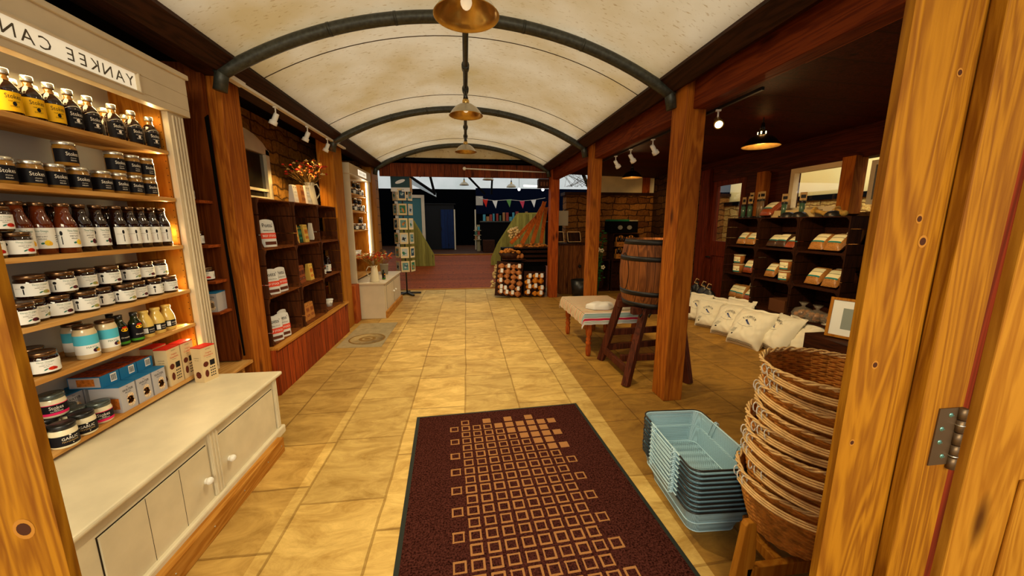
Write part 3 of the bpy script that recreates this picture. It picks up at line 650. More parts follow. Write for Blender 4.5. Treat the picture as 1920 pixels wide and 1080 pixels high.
MOT = {'lemon': ((.85, .60, .04), (.80, .42, .03)), 'plum': ((.09, .012, .02), (.03, .006, .008)), 'red': ((.55, .03, .01), (.35, .01, .01)), 'green': ((.30, .32, .10), (.45, .25, .05))}
def white_label(m, w, r, z0, z1, motif, spoon):
    band(m, r, z0, z1, -1.9, 1.9); h = z1 - z0; cx = .010
    m.text('Three Oranges', h * .14, w(z1 - h * .17), 2, maxw=r * 1.05); m.text('Farm Shop Kitchen', h * .05, w(z1 - h * .29), 1, maxw=r * .8)
    m.text('SWEET & SPICY', h * .07, w(z1 - h * .42), 1, maxw=r * .8); m.text('RELISH', h * .06, w(z1 - h * .54), 1)
    m.disc(r * .35, 0, r * .28, h * .14, w(z0 + h * .27), 3, 10); m.disc(r * .55, 0, r * .16, h * .10, w(z0 + h * .24), 4, 8); m.disc(-r * .05, 0, r * .15, h * .05, w(z0 + h * .25), 2, 8, .5)
    m.disc(-r * 1.05, 0, r * .13, h * .12, w(z1 - h * .28), 1, 10); m.rect(-r * 1.09, -r * 1.01, -h * .26, h * .15, w(z0 + h * .42), 1)
    m.text('chutney & relish', h * .05, (lambda f: (lambda x, y: f(x - r * 1.45, y)))(w(z0 + h * .6)), 1, maxw=r * .5)
    for i in range(4): m.rect(r * 1.1, r * 1.6, h * (.3 + .1 * i), h * (.33 + .1 * i), w(z0), 1, 2)
def squat_jar(motif='red', name='chutney_jar', content=None):
    t = thing(name, '', 'jar'); r = .047
    P('glass', content or GLASSD, t, lambda m: m.lathe([(0, 0), (.042, 0), (.047, .005), (.047, .074), (.043, .081), (.041, .086), (0, .086)], 24))
    P('lid', LIDD, t, lambda m: m.lathe([(.0435, .084), (.0445, .085), (.0445, .098), (.042, .101), (.038, .100), (0, .0985)], 24))
    c = MOT[motif]
    P('label', [PAPER, INK, INKG, flat('motif_a_' + motif, c[0], .5), flat('motif_b_' + motif, c[1], .5)], t, lambda m: white_label(m, wrap(.0476), .0476, .012, .068, motif, 1))
    return t
def ketchup(motif, content):
    t = thing('ketchup_bottle', '', 'bottle')
    P('glass', content, t, lambda m: m.lathe([(0, 0), (.034, 0), (.038, .005), (.038, .122), (.036, .138), (.028, .160), (.0225, .180), (.0215, .212), (0, .212)], 22))
    P('cap', LIDD, t, lambda m: m.lathe([(.0235, .210), (.0245, .212), (.0245, .224), (.023, .226), (0, .226)], 20))
    c = MOT[motif]
    P('label', [PAPER, INK, INKG, flat('motif_a_' + motif, c[0], .5), flat('motif_b_' + motif, c[1], .5)], t, lambda m: white_label(m, wrap(.0386), .0386, .026, .116, motif, 1))
    return t
def mustard_bottle():
    t = thing('mustard_bottle', '', 'bottle')
    P('glass', MUSTARD, t, lambda m: m.lathe([(0, 0), (.032, 0), (.036, .005), (.036, .070), (.033, .092), (.025, .116), (.0195, .130), (.020, .145), (0, .145)], 22))
    P('cap', MUSTARD, t, lambda m: m.lathe([(.021, .140), (.0225, .142), (.0225, .152), (.020, .155), (0, .155)], 18))
    w = wrap(.0366)
    P('label', [BLACKL, PAPER, INKW], t, lambda m: (band(m, .0366, .022, .062, -1.6, 1.6), m.rect(-.030, -.012, -.014, .014, w(.042), 1, 3), m.text('DRESSING', .007, (lambda f: (lambda x, y: f(x + .008, y)))(w(.046)), 2, maxw=.03), m.text('mustard', .006, (lambda f: (lambda x, y: f(x + .008, y)))(w(.034)), 2)))
    return t
def blue_jar():
    t = thing('coconut_jar', '', 'jar')
    P('glass', flat('pale_jar', (.62, .50, .30), .12, coat=.4), t, lambda m: m.lathe([(0, 0), (.037, 0), (.041, .005), (.041, .125), (.036, .142), (.034, .150), (0, .150)], 22))
    P('lid', LIDD, t, lambda m: m.lathe([(.035, .147), (.036, .148), (.036, .160), (.034, .162), (0, .162)], 20))
    w = wrap(.0416)
    P('label', [PAPER, BLU, INKG, flat('fruit_dark', (.05, .01, .03), .5), flat('fruit_orange', (.7, .35, .02), .5)], t, lambda m: (band(m, .0416, .024, .070, -1.8, 1.8), band(m, .0416, .070, .118, -1.8, 1.8, 1), m.disc(.012, 0, .010, .010, w(.040), 3, 10), m.disc(.024, 0, .010, .008, w(.038), 4, 10), m.disc(.018, 0, .007, .005, w(.048), 2, 8), m.text('MAYO', .009, w(.058), 2, maxw=.05)))
    return t
def dark_bottle():
    t = thing('dressing_bottle', '', 'bottle')
    P('glass', flat('dark_green_glass', (.012, .018, .004), .08, coat=.5), t, lambda m: m.lathe([(0, 0), (.026, 0), (.029, .004), (.029, .098), (.026, .112), (.016, .128), (.014, .150), (0, .150)], 18))
    P('cap', LIDB, t, lambda m: m.lathe([(.0155, .146), (.016, .147), (.016, .166), (0, .166)], 16))
    w = wrap(.0296)
    P('label', [BLACKL, YEL, INKW, flat('leaf_green', (.06, .25, .02), .5), RED], t, lambda m: (band(m, .0296, .010, .104, -1.7, 1.7), m.disc(0, 0, .016, .010, w(.088), 1, 12), m.disc(0, 0, .012, .006, w(.100), 4, 10), m.text('Dressing', .010, w(.045), 2, maxw=.04), band(m, .0299, .012, .024, -1.6, 1.6, 3)))
    return t
def mayo_jar(kind):
    t = thing('mayonnaise_jar', '', 'jar')
    P('glass', CREAMJ, t, lambda m: m.lathe([(0, 0), (.039, 0), (.044, .006), (.044, .070), (.040, .082), (.038, .088), (0, .088)], 24))
    P('lid', LIDB if kind == 'garlic' else flat('smoked_lid', (.10, .12, .11), .25, metal=.6), t, lambda m: m.lathe([(.0405, .084), (.0415, .086), (.0415, .104), (.039, .107), (0, .106)], 24))
    w = wrap(.0446)
    if kind == 'garlic':
        P('label', [BLACKL, INKW, flat('gold_ink', (.45, .30, .12), .5)], t, lambda m: (band(m, .0446, .012, .060, -1.9, 1.9), m.text('GARLIC', .0125, w(.044), 1, maxw=.052), m.text('MAYONNAISE', .0075, w(.030), 2, maxw=.052), m.disc(0, 0, .004, .003, w(.057), 1, 8), m.disc(.006, 0, .002, .002, w(.020), 1, 6)))
    else:
        P('label', [BLACKL, INKW, PINKL], t, lambda m: (band(m, .0446, .022, .062, -1.9, 1.9), band(m, .0447, .012, .024, -1.9, 1.9, 2), band(m, .0448, .060, .063, -1.9, 1.9, 2), m.text('Stokes', .016, w(.047), 1, maxw=.045), m.text('REAL', .005, w(.035), 1), m.text('MAYONNAISE', .005, w(.029), 1, maxw=.04)))
    return t
KY = sauce_bottle(YEL, INK, 'ketchup_bottle'); KB = sauce_bottle(BLACKL, INKW, 'ketchup_bottle')
RJ = relish_jar(); SJr = squat_jar('red'); SJg = squat_jar('green'); SJp = squat_jar('plum')
KL = ketchup('lemon', GLASSB); KP = ketchup('plum', GLASSD); KR = ketchup('red', GLASSD)
MB_ = mustard_bottle(); BJ = blue_jar(); DB = dark_bottle(); GM = mayo_jar('garlic'); PM = mayo_jar('pink')
def rj(a=.12): return FACE - .25 + random.uniform(-a, a)
# top shelf
g = 'sauce bottles on the top shelf'
ys = [1.83, 1.915, 1.995, 2.075, 2.165, 2.29, 2.405, 2.52]
for i, y in enumerate(ys):
    if i < 3: put(KY, (-1.835, y, 1.985), rj(), 'yellow-labelled dark sauce bottle on the top shelf, %s from the left' % ORD[i], g)
    else: put(KB, (-1.835, y, 1.985), rj(), 'black-labelled bottle at the front of the top shelf, %s' % ('just right of the yellow labels', 'second after the yellow labels', 'third after the yellow labels', 'second from the right end', 'at the right end')[i - 3], g)
for i, y in enumerate([1.79, 1.875, 1.955, 2.035, 2.12, 2.245, 2.36, 2.49]):
    put(KB, (-1.935, y, 1.985), rj(.3), 'black-labelled bottle in the back row of the top shelf, %s from the left' % ORD[i], g)
# second shelf
g = 'black relish jars on the second shelf'
b2 = [1.665, 1.755, 1.86, 1.95, 2.055, 2.17, 2.26, 2.355, 2.45]
for i, y in enumerate(b2): put(RJ, (-1.84, y, 1.705), rj(), 'black-labelled relish jar, lower front row of the second shelf, %s from the left' % ORD[i], g, scale=1.02)
for i, (y, w_) in enumerate(((1.665, 'at the left end'), (2.02, 'alone in the middle'), (2.265, 'third from the right'), (2.36, 'second from the right'), (2.452, 'at the right end'))):
    put(RJ, (-1.843, y, 1.814), rj(), 'black-labelled relish jar stacked on another on the second shelf, %s' % w_, g, scale=1.02)
for i, y in enumerate([1.76, 1.90, 2.15, 2.30, 2.46]): put(RJ, (-1.945, y, 1.705), rj(), 'black-labelled relish jar at the back of the second shelf, %s from the left' % ORD[i], g, scale=1.02)
# third shelf
g = 'jars and bottles on the third shelf'
for y, z, w_ in ((1.645, 0, 'bottom left'), (1.742, 0, 'bottom right'), (1.69, .102, 'on top')): put(SJr, (-1.835, y, 1.415 + z), rj(), 'chutney jar in the pile of three at the left of the third shelf, ' + w_, g)
for pr_, x, y, w_ in ((KL, -1.86, 1.79, 'half hidden behind the chutney jars'), (KL, -1.86, 1.87, 'showing its black spoon'), (KL, -1.835, 1.945, 'with a large lemon in front'), (KP, -1.85, 2.035, 'first with dark fruit'), (KP, -1.85, 2.115, 'second with dark fruit')):
    put(pr_, (x, y, 1.415), rj() + (-.5 if 'spoon' in w_ else 0), 'ketchup bottle left of the gap on the third shelf, ' + w_, g)
for i, y in enumerate([2.215, 2.29, 2.36, 2.43, 2.505]): put(KR, (-1.845, y, 1.415), rj() + .85, 'tall dark ketchup bottle right of the gap, third shelf, %s in its row' % ORD[i], g)
for i, y in enumerate([1.75, 1.83, 1.91, 2.0, 2.26, 2.40]): put(KP, (-1.935, y, 1.415), rj(), 'dark ketchup bottle in the back row of the third shelf, %s from the left' % ORD[i], g)
# fourth shelf
g = 'chutney jars on the fourth shelf'
fr = [(1.695, -1.83, SJg), (1.80, -1.86, SJp), (1.845, -1.835, SJp), (1.95, -1.835, SJg)]
fr = [(-1.835, 1.70, 'nearest the doorway post'), (-1.88, 1.785, 'set back behind the nearest'), (-1.86, 1.865, 'below the two darker lids'), (-1.84, 1.965, 'third along the front'), (-1.87, 2.08, 'below the middle pair'), (-1.84, 2.17, 'fourth along the front'), (-1.86, 2.27, 'set back right of centre'), (-1.855, 2.375, 'second from the right end'), (-1.85, 2.48, 'at the right end')]
for i, (x, y, w_) in enumerate(fr): put((SJp, SJg)[i % 2], (x, y, 1.13), rj() + (.5 if i % 3 == 1 else 0), 'chutney jar in the bottom layer of the fourth shelf, ' + w_, g)
for i, (x, y) in enumerate(((-1.875, 1.80), (-1.865, 1.91), (-1.885, 2.03), (-1.87, 2.14), (-1.88, 2.27), (-1.88, 2.37), (-1.88, 2.465))):
    put((SJg, SJp)[i % 2], (x, y, 1.2315), rj(), 'chutney jar in the upper layer of the fourth shelf, %s from the left' % ORD[i], g)
for i, y in enumerate([1.73, 1.92, 2.10, 2.31]): put(SJp, (-1.985, y, 1.13), rj(), 'chutney jar at the back of the fourth shelf, %s from the left' % ORD[i], g)
# fifth shelf
g = 'jars and bottles on the fifth shelf'
for i, (x, y, w_) in enumerate(((-1.875, 1.665, 'left, half hidden by the post'), (-1.84, 1.745, 'front'), (-1.95, 1.70, 'back left'), (-1.94, 1.80, 'back right'))): put(SJr, (x, y, .905), rj() - .4, 'squat brown-lidded jar at the left of the fifth shelf, ' + w_, g)
for i, (x, y, w_) in enumerate(((-1.84, 1.935, 'left'), (-1.835, 2.035, 'right'), (-1.94, 1.99, 'behind'))): put(BJ, (x, y, .905), rj() - .2, 'tall jar with a bright blue label on the fifth shelf, ' + w_, g)
for i, (x, y) in enumerate(((-1.84, 2.115), (-1.825, 2.185), (-1.91, 2.15))): put(DB, (x, y, .905), rj(), 'small dark dressing bottle with fruit label on the fifth shelf, ' + ('left', 'right', 'behind')[i], g)
for i, y in enumerate([2.265, 2.345, 2.425]): put(MB_, (-1.84, y, .905), rj(), 'milk-bottle shaped mustard dressing on the fifth shelf, ' + ('left', 'middle', 'right')[i], g)
# bottom shelf
g = 'mayonnaise jars on the bottom shelf'
for x, y, z, w_, k in ((-1.86, 1.665, 0, 'under another jar', 0), (-1.87, 1.68, .108, 'stacked on top', 0), (-1.80, 1.72, 0, 'nearest at the front', 0), (-1.815, 1.82, 0, 'second along the front', 0), (-1.92, 1.78, 0, 'behind the garlic jars', 0)):
    put(GM, (x, y, .572), rj() - .25, 'garlic mayonnaise jar on the bottom shelf, ' + w_, g)
for x, y, z, w_ in ((-1.89, 1.865, 0, 'half hidden'), (-1.835, 1.925, 0, 'beside the cracker boxes'), (-1.96, 1.90, 0, 'at the back'), (-1.90, 1.80, .108, 'standing on another jar')):
    put(PM, (x, y, .572 + z), rj() - .3, 'mayonnaise jar with pink and black label on the bottom shelf, ' + w_, g)
# cracker boxes
BOXB = flat('box_blue', (.015, .14, .32), .5); BOXG = flat('box_grey', (.42, .40, .42), .6); CRK = flat('cracker', (.72, .55, .36), .7, noise=.5, nscale=120); CRKO = flat('cracker_orange', (.55, .16, .02), .7, noise=.4, nscale=90)
def cracker_box():
    t = thing('cracker_box', '', 'box')
    P('carton', [BOXG, BOXB], t, lambda m: (m.box(-.045, .045, -.03, .11, 0, .145), m.box(-.0455, .0455, -.0305, .1105, .139, .1455, 1)))
    f = lambda z: (lambda x, y: (x, -.0308, z + y))
    P('printed_front', [INK, CRK, CRKO, PAPER], t, lambda m: (m.text('WATER', .0125, f(.112), 0, maxw=.07), m.text('BISCUITS', .006, f(.098), 0, maxw=.05), m.text('fine', .006, f(.128), 0),
        [m.disc(cx, 0, rr, rr, f(cz), 1, 14) for cx, cz, rr in ((.008, .07, .02), (.01, .035, .022), (.006, .052, .021))],
        m.rect(-.03, .03, 0, 0.0, f(0), 1), [m.disc(random.uniform(-.01, .025), 0, .0016, .0016, lambda x, y, z=random.uniform(.02, .085): (x, -.0312, z + y), 2, 5) for _ in range(26)]))
    P('printed_side', [CRKO, BOXG], t, lambda m: m.face([(-.0458, -.02, .02), (-.0458, .09, .02), (-.0458, .09, .08), (-.0458, -.02, .08)], 0))
    return t
CB = cracker_box()
g = 'upright water biscuit boxes'
for i, y in enumerate([2.045, 2.145, 2.245]): put(CB, (-1.83, y, .572), FACE, 'grey upright cracker box with blue top on the bottom shelf, ' + ('nearest the jars', 'middle of three', 'beside the red-topped cartons')[i], g)
for i, y in enumerate([1.96, 2.06]): put(CB, (-2.0, y, .572), FACE, 'grey cracker box at the back of the bottom shelf, ' + ('left', 'right')[i], g)
def blue_box():
    t = thing('cracker_carton', '', 'box')
    P('carton', [BOXB, flat('box_pattern_brown', (.30, .05, .006), .6, noise=.7, nscale=70), BOXG], t, lambda m: (m.box(-.05, .05, -.0, .15, 0, .062), m.box(-.0495, .0495, .002, .149, .062, .0625, 1), m.box(-.0508, -.050, .005, .145, .005, .057, 2)))
    P('side_picture', [CRKO, CRK], t, lambda m: (m.face([(-.0512, .03, .012), (-.0512, .11, .012), (-.0512, .11, .05), (-.0512, .03, .05)], 0)))
    P('barcode', [PAPER, INK], t, lambda m: (m.rect(.0, .034, .012, .056, lambda x, y: (x, -.0006, y), 0), [m.rect(.004 + i * .0032, .004 + i * .0032 + (.0014 if i % 3 else .0022), .018, .05, lambda x, y: (x, -.0009, y), 1) for i in range(9)]))
    return t
BB = blue_box(); g = 'blue cartons lying on the cracker boxes'
for i, y in enumerate([2.04, 2.145, 2.25]): put(BB, (-1.865, y, .7185), FACE, 'blue cracker carton with a barcode lying on the grey boxes, ' + ('left', 'middle', 'right')[i], g)
CARTM = flat('carton_cream', (.62, .47, .26), .55)
def red_carton():
    t = thing('biscuit_carton', '', 'box')
    P('carton', [CARTM, RED], t, lambda m: (m.box(-.05, .05, -.035, .035, 0, .235), m.box(-.0503, .0503, -.0353, .0353, .229, .2356, 1)))
    f = lambda z: (lambda x, y: (x, -.0358, z + y))
    DK = flat('choc_brown', (.10, .02, .01), .6)
    P('printed_front', [INK, RED, DK], t, lambda m: (m.text('ARTISAN', .006, f(.215), 0, maxw=.06), m.text('Original', .012, f(.190), 1, maxw=.07), m.text('Crackers', .012, f(.174), 1, maxw=.07), m.text('for cheese', .005, f(.160), 0),
        m.disc(-.025, 0, .018, .018, f(.118), 2, 14), m.rect(.002, .036, .100, .136, lambda x, y: (x, -.0358, y), 0), m.disc(-.025, 0, .013, .025, f(.055), 2, 12), [m.disc(.004 + .013 * a, 0, .005, .005, f(.03 + .018 * b), 0, 8) for a in range(3) for b in range(4)]))
    P('printed_side', [INK, CARTM, DK], t, lambda m: (m.text('handmade', .006, lambda x, y: (-.0508, -x, .165 + y), 0, maxw=.05), m.text('with seeds', .005, lambda x, y: (-.0508, -x, .15 + y), 0, maxw=.04), m.disc(0, 0, .02, .024, lambda x, y: (-.0508, -x, .05 + y), 2, 8)))
    return t
RC_ = red_carton(); g = 'cream cartons with red tops'
put(RC_, (-1.83, 2.365, .572), FACE, 'cream carton with red top on the bottom shelf beside the blue boxes', g)
put(RC_, (-1.83, 2.475, .572), FACE, 'cream carton with red top at the right end of the bottom shelf', g)
put(RC_, (-1.93, 2.40, .572), FACE, 'cream carton with red top behind another on the bottom shelf', g)
put(RC_, (-1.725, 2.505, .53), FACE - .25, 'cream carton with red top standing by itself on the white worktop', g)

# ================================================================== LEFT: corner shelves and low ledge
o = thing('corner_shelf_board', 'dark red boarded end panel with four little shelves beside the white dresser', 'shelf unit', (-1.95, 3.05, 0))
def C_(f):
    def g(m): m.M = Matrix.Translation((1.95, -3.05, 0)); f(m)
    return g
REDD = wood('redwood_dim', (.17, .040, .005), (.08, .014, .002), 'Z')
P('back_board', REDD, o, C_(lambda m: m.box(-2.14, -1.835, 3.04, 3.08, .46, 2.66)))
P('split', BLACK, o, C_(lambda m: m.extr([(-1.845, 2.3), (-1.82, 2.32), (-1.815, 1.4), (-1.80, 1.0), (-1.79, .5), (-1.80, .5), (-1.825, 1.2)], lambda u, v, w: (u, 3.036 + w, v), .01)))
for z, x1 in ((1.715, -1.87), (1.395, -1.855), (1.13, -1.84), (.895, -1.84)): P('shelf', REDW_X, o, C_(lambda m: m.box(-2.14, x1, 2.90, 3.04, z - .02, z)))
g = 'jars on the small corner shelves'
put(SJr, (-1.985, 2.955, 1.715), .3, 'small jar on the topmost little corner shelf', g)
put(SJp, (-1.965, 2.955, 1.395), .3, 'small jar on the second little corner shelf', g)
put(SJr, (-1.93, 2.955, 1.13), .4, 'small jar on the third little corner shelf', g)
put(CB, (-1.905, 2.935, .895), .12, 'grey-blue water cracker box on the lowest little corner shelf', g)
o = P('ledge_bench', SHELFW, None, lambda m: (m.box(-2.15, -1.76, 2.76, 3.085, .425, .45), m.box(-2.15, -1.80, 3.0, 3.03, 0, .425)), bevel=.003); tag(o, 'low pale pine ledge between the white cupboard and the thick post', 'ledge')

# ================================================================== LEFT: crate shelving on a boarded plinth
o = thing('shelf_plinth', 'low red-brown boarded plinth under the stacked wooden crates', 'plinth', (-1.9, 4.35, 0))
def Q_(f):
    def g(m): m.M = Matrix.Translation((1.9, -4.35, 0)); f(m)
    return g
FRONTB = planks('plinth_boards', (.36, .060, .008), (.18, .024, .004), 'Y', .10)
P('front_boards', FRONTB, o, Q_(lambda m: m.box(-2.35, -1.71, 3.34, 5.36, 0, .43)))
P('top_board', PINE_Y, o, Q_(lambda m: m.box(-2.35, -1.685, 3.34, 5.37, .43, .452)), bevel=.003)
def make_crate(name, w, h, d, mat, matz):
    """apple crate lying on its side: open towards local -y, width along x, origin at bottom centre"""
    t = thing(name, '', 'crate')
    P('end_board', matz, t, lambda m: (m.box(-w / 2, -w / 2 + .016, -d / 2, d / 2, .0, h * .27), m.box(-w / 2, -w / 2 + .016, -d / 2, d / 2, h * .29, h * .66), m.box(-w / 2, -w / 2 + .016, -d / 2, d / 2, h * .68, h)))
    P('end_board', matz, t, lambda m: (m.box(w / 2 - .016, w / 2, -d / 2, d / 2, .0, h * .27), m.box(w / 2 - .016, w / 2, -d / 2, -d / 2 + d * .42, h * .29, h * .66), m.box(w / 2 - .016, w / 2, d * .12, d / 2, h * .29, h * .66), m.box(w / 2 - .016, w / 2, -d / 2, d / 2, h * .68, h)))
    P('bottom_slat', mat, t, lambda m: (m.box(-w / 2, w / 2, -d / 2, -d / 6 - .006, 0, .010), m.box(-w / 2, w / 2, -d / 6, d / 6, 0, .010), m.box(-w / 2, w / 2, d / 6 + .006, d / 2, 0, .010)))
    P('top_slat', mat, t, lambda m: (m.box(-w / 2, w / 2, -d / 2, -d / 6 - .006, h - .010, h), m.box(-w / 2, w / 2, -d / 6, d / 6, h - .010, h), m.box(-w / 2, w / 2, d / 6 + .006, d / 2, h - .010, h)))
    P('back_slat', mat, t, lambda m: (m.box(-w / 2, w / 2, d / 2 - .01, d / 2, .01, h * .48), m.box(-w / 2, w / 2, d / 2 - .01, d / 2, h * .52, h - .01)))
    for sx in (-1, 1):
        for z0, dz in ((.01, 1), (h - .01, -1)):
            P('corner_fillet', matz, t, lambda m: m.extr([(sx * (w / 2 - .016), z0), (sx * (w / 2 - .05), z0), (sx * (w / 2 - .016), z0 + dz * .045)], lambda u, v, q: (u, -d / 2 + q, v), d))
    return t
CL = make_crate('wooden_crate', .625, .437, .36, CRATE, CRATE_Z)
g = 'wooden crates of the left shelving'
CY = (3.70, 4.345, 4.99); CXL = -1.93
rown = ('bottom', 'middle', 'top'); coln = ('left', 'centre', 'right')
for r in range(3):
    for c in range(3):
        put(CL, (CXL + (.015 if (r + c) % 2 else 0), CY[c], .453 + r * .4385), FACE, 'open wooden crate, %s row, %s column of the left shelving' % (rown[r], coln[c]), g)
zr = [.463 + r * .4385 for r in range(3)]; ztop = .453 + 3 * .4385
# stock pouches
POU = flat('pouch_silver', (.62, .62, .62), .35, noise=.15, nscale=8); POR = flat('pouch_red', (.62, .06, .03), .5); POBR = flat('pouch_window', (.09, .02, .01), .3)
def pouch():
    t = thing('stock_pouch', '', 'pouch')
    def shp(u, v, side):
        z = .235 * v; wd = .082 * (1 - .18 * v ** 6); x = (2 * u - 1) * wd
        th = .035 * (1 - v ** 1.6) * max(0, 1 - (2 * u - 1) ** 4) ** .5 + .002
        return (x, side * th, z - (.012 * (2 * u - 1) ** 2 * v))
    P('film', [POU], t, lambda m: (m.grid(lambda u, v: shp(u, v, -1), 12, 12), m.grid(lambda u, v: shp(u, v, 1), 12, 12)))
    fr = lambda x, y: (x, shp(min(1, max(0, (x / .082 + 1) / 2)), min(1, max(0, y / .235)), -1)[1] - .0012, y)
    def art(m):
        m.grid(lambda u, v: fr(-.078 + .156 * u, .07 + .05 * v), 12, 2, 1); m.grid(lambda u, v: fr(-.055 + .11 * u, .018 + .028 * v), 8, 2, 2)
        m.text("Potts'", .034, lambda x, y: (lambda p: (p[0], p[1] - .001, p[2]))(fr(x, .185 + y)), 0, maxw=.11); m.text('PROPER STOCK', .010, lambda x, y: (lambda p: (p[0], p[1] - .001, p[2]))(fr(x, .140 + y)), 0, maxw=.10)
        m.text('BEEF STOCK', .018, lambda x, y: (lambda p: (p[0], p[1] - .0016, p[2]))(fr(x, .095 + y)), 3, maxw=.13)
    P('print', [INK, POR, POBR, PAPER], t, art)
    return t
PO = pouch(); g = 'stock pouches in the left crates'
for x, y, z, a, w_ in ((-1.80, 3.60, zr[2], .15, 'top left crate'), (-1.81, 3.585, zr[1], .35, 'middle left crate, leaning left'), (-1.80, 3.74, zr[1], .0, 'middle left crate, front right'), (-1.93, 3.55, zr[1], .2, 'middle left crate, at the back'),
    (-1.81, 3.55, zr[0], .4, 'bottom left crate, left'), (-1.80, 3.68, zr[0], .3, 'bottom left crate, middle'), (-1.86, 3.82, zr[0], -.1, 'bottom left crate, right')):
    put(PO, (x, y, z), FACE - .2 - a, 'silver and red stock pouch in the ' + w_, g, scale=1.0 if z < 1 else 1.05)
def sachet(name, body, ink, accent, cat='packet'):
    t = thing(name, '', cat)
    P('bag', body, t, lambda m: m.extr([(-.03, 0), (.03, 0), (.014, .165), (-.014, .165)], lambda u, v, w: (-.045 + w, u, v), .09), bevel=.003)
    sl = .016 / .165
    f = lambda z: (lambda x, y: (x, -.0306 + (z + y) * sl - .0006, z + y))
    P('label', [ink, accent, PAPERY], t, lambda m: (m.disc(-.02, 0, .006, .006, f(.145), 0, 8), m.disc(.02, 0, .006, .006, f(.145), 0, 8), m.rect(-.032, .032, -.02, .02, f(.10), 1), m.text('PESTO', .014, f(.10), 0, maxw=.05), m.rect(-.03, .03, -.012, .012, f(.045), 1), m.text('mix', .01, f(.045), 2)))
    return t
YP = flat('yellow_packet', (.62, .40, .08), .6); WP = flat('white_packet', (.75, .70, .60), .6); GP = flat('dark_green_packet', (.01, .05, .03), .5); BP_ = flat('brown_packet', (.24, .06, .015), .6); DBP = flat('choc_packet', (.09, .02, .01), .6); KP_ = flat('kraft_packet', (.45, .18, .04), .6)
OR_ = flat('packet_orange', (.50, .16, .02), .6)
SY = sachet('yellow_packet', YP, INK, OR_); SG = sachet('green_packet', GP, YEL, flat('green_mid', (.02, .15, .08), .6)); SW = sachet('white_packet', WP, INK, PAPER); SB = sachet('brown_packet', BP_, INK, DBP); SK = sachet('kraft_packet', KP_, INK, flat('kraft_dark', (.28, .08, .02), .6))
g = 'packets in the centre crates'
put(SY, (-1.83, 4.19, zr[2]), FACE, 'yellow packet at the left of the top centre crate', g, scale=1.2)
for i, y in enumerate((4.27, 4.34)): put(SG, (-1.85, y, zr[2]), FACE, 'dark green tapered packet in the top centre crate, ' + ('left', 'right')[i], g, scale=1.1)
put(SY, (-1.92, 4.31, zr[2]), FACE, 'yellow packet behind the green ones in the top centre crate', g, scale=1.2)
put(SY, (-1.83, 4.44, zr[2]), FACE, 'yellow packet at the right of the top centre crate', g, scale=1.2)
put(SW, (-1.83, 4.68, zr[2]), FACE, 'tall white packet with a dark drawing in the top right crate', g, scale=1.3)
put(SB, (-1.83, 4.18, zr[1]), FACE, 'red-brown packet in the middle centre crate, left', g, scale=1.15)
put(SB, (-1.84, 4.28, zr[1]), FACE, 'red-brown packet in the middle centre crate, leaning', g, tilt=(0, .0), scale=1.15)
put(SY, (-1.82, 4.46, zr[1]), FACE, 'cream packet in the middle centre crate, right', g, scale=1.15)
for i, y in enumerate((4.18, 4.29, 4.40)): put(SK, (-1.83, y, zr[0]), FACE, 'brown kraft packet in the bottom centre crate, ' + ('left', 'middle', 'right')[i], g, scale=1.15)
for i, y in enumerate((4.21, 4.33)): put(SK, (-1.93, y, zr[0]), FACE, 'brown kraft packet in the back row of the bottom centre crate, ' + ('left', 'right')[i], g, scale=1.15)
g = 'small jars in the right crates'
for i, (x, y) in enumerate(((-1.84, 4.80), (-1.84, 4.90), (-1.86, 5.00), (-1.83, 5.08))): put((DB, SJp, DB, KR)[i], (x, y, zr[1]), FACE - .3, 'small dark jar or bottle in the middle right crate, %s from the left' % ORD[i], g)
put(DB, (-1.83, 4.74, zr[0]), FACE - .2, 'small amber-labelled bottle in the bottom right crate', g)
def tub():
    t = thing('white_tub', '', 'tub')
    P('tub', WHITE, t, lambda m: m.lathe([(0, 0), (.038, 0), (.05, .085), (0, .085)], 22)); P('lid', PAPER, t, lambda m: m.lathe([(.052, .083), (.054, .086), (.054, .095), (0, .097)], 22))
    P('label', [INK], t, lambda m: (m.text("Potts'", .02, lambda x, y: (.0465 * math.sin(x / .046), -.0465 * math.cos(x / .046) - .0015, .045 + y), 0, maxw=.06), m.text('dripping', .008, lambda x, y: (.0455 * math.sin(x / .046), -.0455 * math.cos(x / .046) - .001, .025 + y), 0)))
    return t
TB = tub()
for i, (x, y) in enumerate(((-1.90, 4.92), (-1.83, 5.0))): put(TB, (x, y, zr[0]), FACE - .3, 'white lidded tub in the bottom right crate, ' + ('back left', 'front right')[i], 'white tubs')
# on top of the crates
bx = sachet('gift_box', WP, INK, PAPER, 'box')
put(bx, (-1.83, 4.60, ztop), FACE, 'white fronted box with a drawing beside the cream jug', 'boxes on top of the crates', scale=1.25)
put(bx, (-1.88, 4.40, ztop), FACE, 'white fronted box left of the one beside the cream jug', 'boxes on top of the crates', scale=1.2)
put(SK, (-1.85, 4.5, ztop), FACE, 'brown box between the two white fronted boxes on the crates', 'boxes on top of the crates', scale=1.25)
def jug(name, label, loc, rz, sc=1):
    t = thing(name, label, 'jug', loc, rz)
    EN = flat('cream_enamel', (.75, .66, .46), .3, coat=.3)
    P('jug_body', EN, t, lambda m: m.lathe([(0, 0), (.075 * sc, 0), (.078 * sc, .01 * sc), (.052 * sc, .20 * sc), (.047 * sc, .235 * sc), (.056 * sc, .265 * sc), (.053 * sc, .265 * sc), (.044 * sc, .235 * sc), (.03 * sc, .06 * sc), (0, .05 * sc)], 24))
    P('handle', EN, t, lambda m: m.tube([(.048 * sc, 0, .24 * sc), (.09 * sc, 0, .255 * sc), (.125 * sc, 0, .20 * sc), (.115 * sc, 0, .13 * sc), (.068 * sc, 0, .07 * sc)], .008 * sc, 8))
    return t
